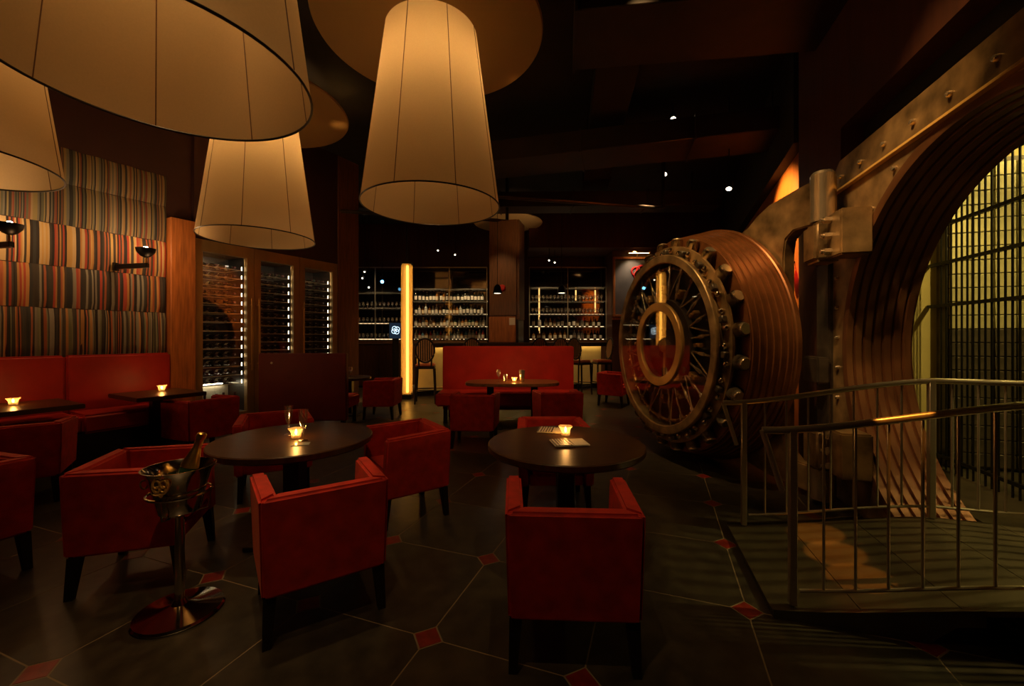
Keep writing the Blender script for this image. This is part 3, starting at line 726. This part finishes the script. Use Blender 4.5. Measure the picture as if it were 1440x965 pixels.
# ================================================================== VAULT PORTAL
VZ = 1.25
t = thing('vault_portal', 'round bank vault doorway with worn steel face plate and stepped bronze rings', 'vault doorway', V0, va)
def plate_hole(bm, x0, x1, z0, z1, cr, cz, y0, y1, n=96):
    loops = []
    for y in (y0, y1):
        inn, out = [], []
        for i in range(n):
            a = 2*PI*i/n; c, s = math.cos(a), math.sin(a)
            inn.append(bm.verts.new((cr*c, y, cz+cr*s)))
            k = min((x1 if c > 0 else -x0)/max(abs(c), 1e-6), ((z1-cz) if s > 0 else (cz-z0))/max(abs(s), 1e-6))
            out.append(bm.verts.new((k*c, y, cz+k*s)))
        loops.append((inn, out))
    for i in range(n):
        j = (i+1) % n
        (ia, oa), (ib, ob) = loops
        bm.faces.new((ia[i], ia[j], oa[j], oa[i])); bm.faces.new((ib[i], ob[i], ob[j], ib[j]))
        bm.faces.new((oa[i], oa[j], ob[j], ob[i])); bm.faces.new((ia[i], ib[i], ib[j], ia[j]))
    return bm
obj('face_plate', plate_hole(B(), -1.49, 1.49, -.03, 2.82, 1.275, VZ, -.03, .04), 'steel_worn', t)
for i in range(7):
    r = 1.272-.0105*i; y0 = -.036 if i == 0 else .02+.058*i-.058
    prof = [(r, y0), (r-.012, y0+.004), (r-.014, y0+.044), (r-.004, y0+.050), (r-.004, y0+.058), (r+.05, y0+.058), (r+.05, y0)]
    bm = lathe(B(), [(a, b) for a, b in prof], 120, (0, 0, VZ), 'Y', closed=True)
    obj('tunnel_ring', bm, 'tunnel_step', t)
obj('seam_strip', bevel(hull8(B(), [(-1.48, -.03, 2.552), (1.1, -.03, 2.552), (1.1, -.068, 2.556), (-1.48, -.068, 2.556)][::-1], [(-1.48, -.03, 2.60), (1.1, -.03, 2.60), (1.1, -.05, 2.575), (-1.48, -.05, 2.575)][::-1]), .003, 1), 'gold_strip', t)
bm = lathe(B(), [(.0, -.028), (.014, -.022), (.019, -.008), (.019, 0)], 10, (0, 0, 0), 'Y'); rv = obj('rivet', bm, 'steel_polished', t, (-1.35, -.03, 2.68)); rme = rv.data
for i in range(8): link('rivet', rme, t, (-1.05+i*.30, -.03, 2.68))
for i in range(9):
    a = R(35+i*13.75); 
    zz = VZ+1.37*math.sin(a); xx = -1.37*math.cos(a)
    if zz < 2.53: link('rivet', rme, t, (xx, -.03, zz))
for i in range(7): link('rivet', rme, t, (-1.40, -.03, .35+i*.25))
# hinge knuckles fixed to the plate (upper one in full view, lower one in the dark)
PIN = Vector((2.51, 3.31, 0)); lp = PIN-V0; px_, py_ = lp.dot(VX), lp.dot(VY)
for zc_, tops in ((2.11, 1), (.46, 0)):
    kb = bevel(box(B(), px_-.125, px_+.125, py_-.10, py_+.10, zc_-.16, zc_+.16), .03, 3)
    k = obj('hinge_knuckle', kb, 'steel_worn', t)
    obj('hinge_leaf', bevel(box(B(), px_+.10, px_+.34, py_-.02, -.03, zc_-.15, zc_+.19), .012, 2), 'steel_worn', k)
    for i in range(3):
        z = zc_-.10+i*.12
        obj('hinge_bolt', cyl(cyl(B(), (px_+.19, py_-.07, z), (px_+.19, py_-.02, z), .028, n=6), (px_+.19, py_-.09, z), (px_+.19, py_-.07, z), .016, n=10), 'steel_polished', k)
obj('side_bracket', bevel(box(B(), -1.74, -1.5, -.06, .028, 0.002, 2.0), .01, 2), 'steel_dark', t)
obj('bracket_block', bevel(box(B(), -1.78, -1.46, -.16, -.06, .95, 1.18), .015, 2), 'steel_dark', t)
# ================================================================== VAULT DOOR
aD = R(190.7); av = Vector((math.cos(aD), math.sin(aD), 0)); DZ = 1.2765
t = thing('vault_door', 'huge round open vault door with glass over its bolt works', 'vault door', (1.642, 4.6, 0), R(100.7))
steps = []; y = -.56; r = 1.250
prof = [(0, -.60), (1.235, -.60), (1.272, -.585), (1.272, -.545), (1.262, -.535), (1.262, -.515)]
for i in range(6):
    y0 = -.515+i*.056; r = 1.252-.0145*i
    prof += [(r, y0), (r, y0+.042), (r-.012, y0+.046), (r-.012, y0+.056)]
prof += [(1.11, -.18), (0, -.18)]
obj('stepped_plug', lathe(B(), prof, 120, (0, 0, DZ), 'Y'), 'copper_step', t)
obj('bolt_cage', lathe(B(), [(1.0, -.18), (1.0, -.10), (1.076, -.10), (1.076, -.075), (.96, -.075), (.96, -.03), (.90, -.03), (.90, -.18)], 96, (0, 0, DZ), 'Y'), 'steel_worn', t)
obj('back_disc', lathe(B(), [(0, -.17), (.95, -.17), (.95, -.155), (0, -.155)], 64, (0, 0, DZ), 'Y'), 'steel_dark', t)
bm = cyl(B(), (1.0, -.142, 0), (1.135, -.142, 0), .066, n=20); cyl(bm, (1.135, -.142, 0), (1.165, -.142, 0), .066, .048, n=20)
lb = obj('locking_bolt', bm, 'steel_polished', t); lme = lb.data; bpy.data.objects.remove(lb)
NB = 24
for i in range(NB):
    o = link('locking_bolt', lme, t, (0, 0, DZ)); o.rotation_euler = (0, -2*PI*(i+.5)/NB, 0)
ball_bm = ball(B(), (0, 0, 0), .030, 12, 8); nb = obj('cap_nut', ball_bm, 'chrome', t); nme = nb.data; bpy.data.objects.remove(nb)
for i in range(40):
    a = 2*PI*i/40; rr = 1.030 if i % 2 else 1.005
    link('cap_nut', nme, t, (rr*math.cos(a), -.055, DZ+rr*math.sin(a)))
bm = box(B(), .99, 1.045, -.075, -.02, -.03, .03); lug = obj('link_block', bevel(bm, .008, 1), 'steel_dark', t); lgm = lug.data; bpy.data.objects.remove(lug)
for i in range(20):
    o = link('link_block', lgm, t, (0, 0, DZ)); o.rotation_euler = (0, -2*PI*(i+.25)/20, 0)
obj('outer_ring', lathe(B(), [(.90, -.03), (.98, -.03), (.985, -.02), (.985, .004), (.978, .012), (.905, .012), (.895, .004), (.895, -.03)], 120, (0, 0, DZ), 'Y', closed=True), 'steel_worn', t)
obj('glass_cover', lathe(B(), [(0, -.004), (.897, -.004), (.897, .004), (0, .004)], 80, (0, 0, DZ), 'Y'), 'pane_door', t)
obj('inner_ring', lathe(B(), [(.37, -.02), (.464, -.02), (.468, .012), (.46, .022), (.376, .022), (.368, .012)], 80, (0, 0, DZ), 'Y', closed=True), 'brass', t)
obj('toothed_ring', torus(B(), (0, -.09, DZ), .845, .018, 'Y', 96, 8), 'brass', t)
bm = ball(B(), (0, 0, 0), .013, 8, 6); tb = obj('ring_tooth', bm, 'brass', t); tme = tb.data; bpy.data.objects.remove(tb)
for i in range(72):
    a = 2*PI*i/72; link('ring_tooth', tme, t, (.845*math.cos(a), -.068, DZ+.845*math.sin(a)))
bm = cyl(B(), (.44, -.085, 0), (.90, -.085, 0), .013, n=10); cyl(bm, (.62, -.085, 0), (.70, -.085, 0), .022, n=10); cyl(bm, (.80, -.085, 0), (.86, -.085, 0), .026, n=8)
sp_ = obj('spoke_rod', bm, 'steel_polished', t); spm = sp_.data; bpy.data.objects.remove(sp_)
for i in range(NB):
    o = link('spoke_rod', spm, t, (0, 0, DZ)); o.rotation_euler = (0, -2*PI*(i+.5)/NB, 0)
bm = bevel(box(B(), .56, .66, -.12, -.05, -.02, .02), .006, 1); cyl(bm, (.61, -.05, 0), (.61, -.035, 0), .014, n=10); cl = obj('crank_block', bm, 'brass', t); clm = cl.data; bpy.data.objects.remove(cl)
for i in range(12):
    o = link('crank_block', clm, t, (0, 0, DZ)); o.rotation_euler = (0, -2*PI*(i+.0)/12, 0)
for i in range(12):
    a_ = 2*PI*(i+.3)/12; p_ = (.50*math.cos(a_), -.075, DZ+.50*math.sin(a_)); r_ = (.83*math.cos(a_+.22), -.075, DZ+.83*math.sin(a_+.22))
    obj('diagonal_link', cyl(B(), p_, r_, .009, n=8), 'steel_polished', t)
obj('drive_ring', lathe(B(), [(.40, -.12), (.50, -.12), (.50, -.06), (.40, -.06)], 64, (0, 0, DZ), 'Y', closed=True), 'steel_dark', t)
for x in (-.16, .16): obj('lock_case', bevel(box(B(), x-.11, x+.11, -.155, -.05, DZ-.15, DZ+.17), .015, 2), 'steel_dark', t)
obj('cross_bar', bevel(box(B(), -.025, .025, -.15, -.07, DZ-.40, DZ+.40), .008, 1), 'brass', t)
obj('hub_disc', lathe(B(), [(0, -.045), (.07, -.045), (.09, -.06), (.09, -.10)], 32, (0, 0, DZ), 'Y'), 'brass', t)
# crane hinge arm behind the door; local x from the pin (-1.45) to the door centre
out = [(0, 2.285), (0, 2.665), (.27, 2.64), (.575, 2.595), (.72, 2.53), (.84, 2.45), (1.1, 2.36), (1.85, 2.2), (1.85, .35), (1.1, .19), (.84, .10), (.575, .06), (0, .05), (0, .28), (.30, .28), (.38, .34), (.40, .45), (.40, 2.10), (.38, 2.23), (.30, 2.285)]
bm = B(); a = [bm.verts.new((x-1.45, -.74, z)) for x, z in out]; b = [bm.verts.new((x-1.45, -.615, z)) for x, z in out]
bm.faces.new(a); bm.faces.new(b[::-1]); n = len(out)
for i in range(n): bm.faces.new((a[i], b[i], b[(i+1) % n], a[(i+1) % n]))
arm = obj('hinge_arm', bevel(bm, .012, 2), 'steel_worn', t)
PL = Matrix.Rotation(-R(100.7), 3, 'Z') @ (PIN-Vector((1.642, 4.6, 0)))
bm = cyl(B(), (PL.x, PL.y, 2.283), (PL.x, PL.y, 2.66), .085, n=28); cyl(bm, (PL.x, PL.y, 2.66), (PL.x, PL.y, 2.685), .085, .07, n=28)
obj('hinge_pin', bm, 'steel_polished', arm)
bm = cyl(B(), (PL.x, PL.y, .05), (PL.x, PL.y, .295), .085, n=28); obj('hinge_pin', bm, 'steel_polished', arm)
# ================================================================== RAMP AND RAILS
ra = math.atan2(-.275, .961); RO = Vector((1.37, 2.0, 0))
def dz(x): 
    tt = min(1, max(0, (x+.1)/1.15)); return .03+.19*(tt*tt*(3-2*tt)*.5+tt*.5)
ramp = thing('ramp', 'low steel footbridge rising from the floor into the vault doorway', 'ramp', RO, ra)
for i in range(5):      # deck plates
    xa, xb = -.10+i*.37, -.10+(i+1)*.37-.004; bm = B(); xs = [xa+(xb-xa)*j/6 for j in range(7)]
    up = [[bm.verts.new((x, yy, dz(x))) for x in xs] for yy in (-.045, .905)]; lo = [[bm.verts.new((x, yy, dz(x)-.025)) for x in xs] for yy in (-.045, .905)]
    for j in range(6):
        bm.faces.new((up[0][j], up[0][j+1], up[1][j+1], up[1][j])); bm.faces.new((lo[0][j], lo[1][j], lo[1][j+1], lo[0][j+1]))
        for s in (0, 1): bm.faces.new((up[s][j], lo[s][j], lo[s][j+1], up[s][j+1]))
    for j in (0, 6): bm.faces.new((up[0][j], up[1][j], lo[1][j], lo[0][j]))
    obj('deck_plate', bm, 'deck_steel', ramp)
for yy in (-.061, .907):
    bm = B(); xs = [-.10+i*.1 for i in range(9)]
    pr = [(x, dz(x)+.012) for x in xs]+[(x, 0 if x < .6 else dz(x)-.06) for x in xs[::-1]]
    a = [bm.verts.new((x, yy, z)) for x, z in pr]; b = [bm.verts.new((x, yy+.014, z)) for x, z in pr]; n = len(pr)
    bm.faces.new(a); bm.faces.new(b[::-1])
    for i in range(n): bm.faces.new((a[i], b[i], b[(i+1) % n], a[(i+1) % n]))
    obj('side_plate', bm, 'deck_steel', ramp, smooth=False)
def railing(y, label):
    t = thing('handrail', label, 'railing', RO+Vector((math.cos(ra), math.sin(ra), 0))*0, ra, 'steel handrails of the vault ramp')
    xs = [-.13+i*.08 for i in range(24)]; hgt = .86
    top = [(x, y, dz(x)+hgt-.01*max(0, x-1.1)) for x in xs]
    obj('top_rail', tube(B(), top, .018, 10), 'stainless', t)
    obj('bottom_rail', tube(B(), [(x, y, dz(x)+.075) for x in xs if x > 0.0], .009, 8), 'stainless', t)
    obj('end_return', cyl(B(), (-.13, y, dz(-.1)+hgt), (-.045, y, dz(0)+.56), .014), 'stainless', t)
    for x in (0.0, 1.05, 1.68):
        obj('post', bevel(box(B(), x-.017, x+.017, y-.017, y+.017, dz(x)+.002+.004*(x < .5), dz(x)+hgt), .004, 1), 'stainless', t)
    i = 0; x = .13
    while x < 1.66:
        if abs(x-1.05) > .04:
            obj('baluster', cyl(B(), (x, y, dz(x)+.075), (x, y, dz(x)+hgt), .0065, n=8), 'stainless', t)
        x += .128
railing(.0, 'curved steel handrail on the side of the ramp away from the vault door')
railing(.886, 'curved steel handrail on the side of the ramp next to the vault door')
# ================================================================== VAULT ROOM
struct('wall_vault_rear', box(B(), -2.25, 2.6, 3.6, 3.7, 0, 3.2), 'cream_wall', V0, va)
struct('wall_vault_far', box(B(), -2.25, -2.15, .35, 3.6, 0, 3.2), 'cream_wall', V0, va)
struct('wall_vault_near', box(B(), 2.5, 2.6, .35, 3.6, 0, 3.2), 'cream_wall', V0, va)
struct('floor_vault', box(B(), -2.15, 2.5, .46, 3.6, .0, .17), 'deck_steel', V0, va)
struct('ceiling_vault', box(B(), -2.25, 2.6, .35, 3.7, 3.2, 3.3), 'cream_wall', V0, va)
struct('wall_vault_inner', plate_hole(B(), -2.2, 2.5, -.2, 3.2, 1.37, VZ, .34, .37), 'cream_wall', V0, va, smooth=False)
t = thing('vault_gate', 'tall black barred gate inside the vault doorway', 'gate', V0, va)
for i in range(62):
    x = -1.98+i*.060
    obj('bar', cyl(B(), (x, 1.0, .17), (x, 1.0, 3.15), .0075, n=6), 'black_metal', t)
for z in (.28, 1.64, 2.02, 2.36, 2.75): obj('cross_bar', box(B(), -2.14, 2.4, .985, 1.015, z-.014, z+.014), 'black_metal', t, smooth=False)
obj('lock_box', bevel(box(B(), -.72, -.58, .95, 1.05, 1.75, 2.25), .01, 1), 'black_metal', t)
cb = thing('deposit_cabinet', 'bank of small pale safe deposit boxes along the vault rear wall', 'cabinet', Vp(0, 3.3), va)
obj('carcass', box(B(), -1.75, 2.0, .02, .28, .18, 2.95), 'steel_dark', cb, smooth=False)
bm = bevel(box(B(), -.19, .19, -.015, .02, -.105, .105), .006, 1); bx0 = obj('box_door', bm, 'deposit_box', cb); bme = bx0.data; bpy.data.objects.remove(bx0)
bm = bevel(box(B(), -.19, .19, -.015, .02, -.105, .105), .006, 1); bx0 = obj('box_door', bm, 'steel_dark', cb); bmd = bx0.data; bpy.data.objects.remove(bx0)
for i in range(9):
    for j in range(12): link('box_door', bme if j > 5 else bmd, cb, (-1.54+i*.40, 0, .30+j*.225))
cb = thing('deposit_cabinet', 'bank of safe deposit boxes beside the barred gate, pale above and dark below', 'cabinet', Vp(-2.0, 1.06), va+PI/2)
obj('carcass', box(B(), 0, 2.2, .02, .14, .18, 2.95), 'steel_dark', cb, smooth=False)
bm = bevel(box(B(), -.072, .072, -.012, .02, -.058, .058), .004, 1); bx0 = obj('box_door', bm, 'deposit_box', cb); bms = bx0.data; bpy.data.objects.remove(bx0)
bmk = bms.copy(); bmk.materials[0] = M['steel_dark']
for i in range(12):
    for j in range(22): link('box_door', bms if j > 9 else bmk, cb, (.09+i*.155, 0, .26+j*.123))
t = thing('vault_lamp', 'long yellow ceiling light inside the vault', 'lamp', Vp(-1.15, 1.75), va)
obj('housing', bevel(box(B(), -.9, .9, -.08, .08, 3.14, 3.198), .008, 1), 'black_metal', t)
obj('tube', box(B(), -.85, .85, -.05, .05, 3.12, 3.14), 'vault_lamp', t, smooth=False)

# ================================================================== CHAMPAGNE STAND
SX, SY = -1.635, 2.015
t = thing('bucket_stand', 'chrome floor stand with round foot carrying the champagne bucket', 'stand', (SX, SY, 0))
obj('round_foot', lathe(B(), [(.182, 0), (.186, .008), (.178, .018), (.08, .03), (.035, .045), (.022, .07), (0, .07)], 48), 'chrome', t)
obj('pole', cyl(B(), (0, 0, .06), (0, 0, .492), .02, n=16), 'chrome', t)
obj('cradle_plate', lathe(B(), [(.022, .482), (.07, .490), (.07, .498), (0, .498)], 32), 'chrome', t)
obj('cradle_ring', torus(B(), (0, 0, .592), .128, .007), 'chrome', t)
for a in (.6, 2.7, 4.8): obj('cradle_strut', tube(B(), [(r_*math.cos(a), r_*math.sin(a), z_) for r_, z_ in ((.066, .487), (.114, .495), (.128, .592))], .005, 6), 'chrome', t)
t = thing('champagne_bucket', 'flared silver champagne bucket with a scrolled emblem', 'bucket', (SX, SY, .50), R(8))
t.scale = (1, 1, 1.2)
obj('bowl', lathe(B(), [(0, 0), (.082, 0), (.088, .006), (.098, .05), (.113, .11), (.128, .155), (.146, .178), (.150, .183), (.144, .183), (.124, .158), (.108, .11), (.092, .05), (.084, .012), (0, .012)], 48), 'chrome', t)
em = B(); torus(em, (0, -.1255, .118), .034, .0045, 'Y', 24, 6)
for s in (-1, 1):
    torus(em, (s*.015, -.1290, .124), .014, .004, 'Y', 18, 6); torus(em, (s*.013, -.1275, .104), .010, .004, 'Y', 18, 6)
ball(em, (0, -.132, .158), .008, 8, 6); ball(em, (0, -.122, .078), .008, 8, 6)
for v in em.verts: v.co += Vector((0, -.008, .022))
obj('scroll_emblem', em, 'gold_strip', t)
obj('ring_handle', torus(B(), (-.150, -.01, .115), .017, .004, 'Y', 20, 6), 'brass', t)
t = thing('champagne_bottle', 'gold-foiled champagne bottle leaning in the silver bucket', 'bottle', (SX-.012, SY+.0, .560)); t.rotation_euler = (R(-13), R(13), 0)
obj('glass_body', lathe(B(), [(.035, 0), (.042, .01), (.042, .12), (.036, .16), (.019, .235), (.0165, .24), (0, .24)], 20), 'bottle_green', t)
obj('gold_foil', lathe(B(), [(.0395, .150), (.0385, .162), (.022, .236), (.0175, .250), (.0175, .290), (.022, .292), (.022, .315), (.016, .322), (0, .323)], 20), 'gold_foil', t)

# ================================================================== TABLE THINGS
def candle(x, y, z, where, p=1.0):
    t = thing('candle_holder', 'flared glass holder with lit candle ' + where, 'candle', (x, y, z), 0, 'lit candles on the tables')
    obj('glass_cup', shell(B(), [(.0, .001), (.024, .001), (.030, .006), (.031, .03), (.036, .05), (.050, .068)], 12), 'candle_glass', t)
    obj('wax_candle', lathe(B(), [(0, .004), (.022, .004), (.022, .024), (0, .024)], 14), 'wax', t)
    obj('flame', lathe(B(), [(0, .026), (.006, .033), (.0075, .042), (.004, .054), (0, .062)], 10), 'flame', t)
    point('candle_light', (x, y, z+.085), p, (1, .46, .12), .015)
candle(-1.455, 2.76, TZ, 'on the flute table', 1.1)
candle(.37, 2.83, TZ, 'on the napkin table', 1.1)
candle(.035, 6.12, .69, 'on the long far table', 1.2)
p = Wp(-1.22, -.62, .72); candle(p.x, p.y, p.z, 'on the bench table beside the wooden column', 1.2)
p = Wp(-2.36, -.66, .72); candle(p.x, p.y, p.z, 'on the wide bench table', 1.2)
FL = [(.030, 0), (.028, .004), (.005, .010), (.0045, .07), (.014, .09), (.024, .13), (.030, .205)]
fl = make_glass('champagne_flute', FL, 20); fl.location = (-1.560, 2.86, TZ); tag(fl, 'tall champagne flute on the flute table, on the bucket side of the candle', 'glass')
fl2 = fl.copy(); C.objects.link(fl2); fl2.location = (-1.375, 2.70, TZ); tag(fl2, 'tall champagne flute on the flute table, on the open floor side of the candle', 'glass')
o = obj('drinks_card', bevel(box(B(), -.05, .05, -.035, .035, 0, .004), .001, 1), 'bottle_clear', None, (-1.34, 2.60, TZ), .3); tag(o, 'small pale card lying on the flute table by the candle', 'card')
def napkin(x, y, a, lab):
    t = thing('napkin', lab, 'napkin', (x, y, TZ), a, 'striped napkins')
    st = obj('striped_half', bevel(box(B(), -.11, .012, -.085, .085, 0.001, .013), .004, 2), 'napkin_white', t)
    for k in range(6): obj('stripe', box(B(), -.105+k*.019, -.098+k*.019+.002*(k % 2), -.083, .083, .0125, .0138), 'cap_dark' if k % 2 else 'black_wood', st, smooth=False)
    obj('plain_half', bevel(box(B(), .012, .115, -.082, .082, 0.001, .011), .004, 2), 'napkin_white', t)
napkin(.365, 2.62, R(8), 'folded striped napkin on the near side of the candle toward the open chair back')
napkin(.30, 2.97, R(-12), 'folded striped napkin partly behind the candle, toward the far chair')
# far table glasses and shaker
put_glass((-.20, 6.12, .69), 'stemmed wine glass on the long far table beside the tumbler', 'far table glasses')
o = make_glass('tumbler', [(0, .002), (.03, .002), (.032, .005), (.038, .11)], 14); o.location = (-.10, 6.15, .69); tag(o, 'straight tumbler on the long far table beside the candle', 'glass')
o = obj('cocktail_shaker', lathe(B(), [(.03, 0), (.036, .005), (.046, .17), (.044, .175), (0, .175)], 20), 'steel_polished', None, (.15, 6.17, .69)); tag(o, 'steel cocktail shaker tin on the long far table', 'shaker')
put_glass((-2.80, 7.10, .66), 'stemmed wine glass on the small table behind the maroon partition', 'small table glasses')

# ================================================================== CEILING CLUTTER
def duct(p0, p1, wdt, hgt, label, m='duct_brown'):
    p0 = Vector(p0); p1 = Vector(p1); d = p1-p0
    t = thing('air_duct', label, 'duct', p0, math.atan2(d.y, d.x))
    L = d.length; n = max(1, int(L/1.4))
    for i in range(n):
        obj('duct_section', bevel(box(B(), L*i/n+.004, L*(i+1)/n-.004, -wdt/2, wdt/2, -hgt/2, hgt/2), .01, 1), m, t)
        obj('flange', box(B(), L*i/n-.012, L*i/n+.012, -wdt/2-.02, wdt/2+.02, -hgt/2-.02, hgt/2+.02), m, t, smooth=False)
    for x in (.5, L-.5): obj('hanger_rod', cyl(B(), (x, 0, hgt/2), (x, 0, CEIL-p0.z), .01, n=6), 'black_metal', t)
duct((-1.9, 6.9, 4.15), (4.0, 5.4, 4.15), .7, .3, 'wide dark brown air duct crossing the ceiling before the pillar')
duct((-3.2, 8.6, 4.15), (4.2, 8.4, 4.15), .5, .3, 'dark brown air duct crossing above the bar stools')
duct((.6, 3.9, 4.3), (3.0, 3.6, 4.3), .8, .3, 'dark brown air duct above the vault door')
duct((1.2, 4.6, 4.58), (1.9, 9.8, 4.58), .5, .25, 'dark brown air duct running toward the bar', 'ceiling_black')
for (xx, yy, zz, lab) in ((-2.5, 7.8, 3.75, 'thin grey ceiling pipe near the wine cabinets'), (.5, 7.3, 3.85, 'thin grey ceiling pipe in front of the bar')):
    tag(obj('ceiling_pipe', tube(B(), [(xx-2.2, yy-.4, CEIL), (xx-2.2, yy-.4, zz), (xx-2.0, yy-.35, zz-.02), (xx+2.2, yy+.5, zz-.02), (xx+2.4, yy+.55, zz), (xx+2.4, yy+.55, CEIL)], .035), 'duct_metal'), lab, 'pipe')
def track_spot(p, target, label):
    d = (Vector(target)-Vector(p)).normalized(); t = thing('ceiling_spotlight', label, 'spotlight', p, 0, 'small ceiling spotlights')
    obj('drop_rod', cyl(B(), (0, 0, .06), (0, 0, CEIL-p[2]), .008, n=6), 'black_metal', t)
    obj('can', cyl(B(), -d*.07, d*.05, .045, .05, n=16), 'black_metal', t)
    obj('lens', cyl(B(), d*.045, d*.054, .036 if p[1] < 9 else .02, n=16), 'spot_glow', t)
track_spot((2.33, 5.93, 4.54), (1.6, 3.5, 1.2), 'small ceiling spotlight above the air duct by the vault door')
track_spot((2.95, 7.9, 4.52), (1.6, 4.5, 1.2), 'small ceiling spotlight beyond the crossing air duct')
track_spot((3.05, 5.75, 3.48), (2.3, 4.9, 1.2), 'hanging spotlight behind the vault hinge arm')
track_spot((1.50, 3.65, 4.35+.08), (.8, 2.2, .6), 'small ceiling spotlight high above the vault door')
for (px, py, Y) in ((616, 352, 11.2), (640, 358, 10.9), (510, 391, 11.2), (519, 404, 11.0), (513, 382, 11.4), (772, 366, 11.0), (780, 369, 11.2)):
    p = ((px-720)/576*Y, Y, 1.35+(475-py)/576*Y); track_spot(p, (p[0]*.6, 4, 1), 'tiny spotlight hanging over the bar')
t = thing('blue_lamp', 'small bright blue lamp hanging before the dim shelves', 'lamp', (-3.55, 11.2, 2.88))
obj('globe', ball(B(), (0, 0, 0), .045), 'blue_glow', t); obj('cord', cyl(B(), (0, 0, .04), (0, 0, CEIL-2.88), .006, n=6), 'black_metal', t)
t = thing('red_lantern', 'small red lantern on the orange wall behind the hinge arm', 'lamp', (3.345, 5.0, 1.97))
obj('glass', ball(B(), (0, 0, .16), .075, 14, 8, 1.6), 'red_glow', t); obj('bracket', cyl(B(), (0, 0, .27), (.10, -.02, .30), .012), 'black_metal', t)
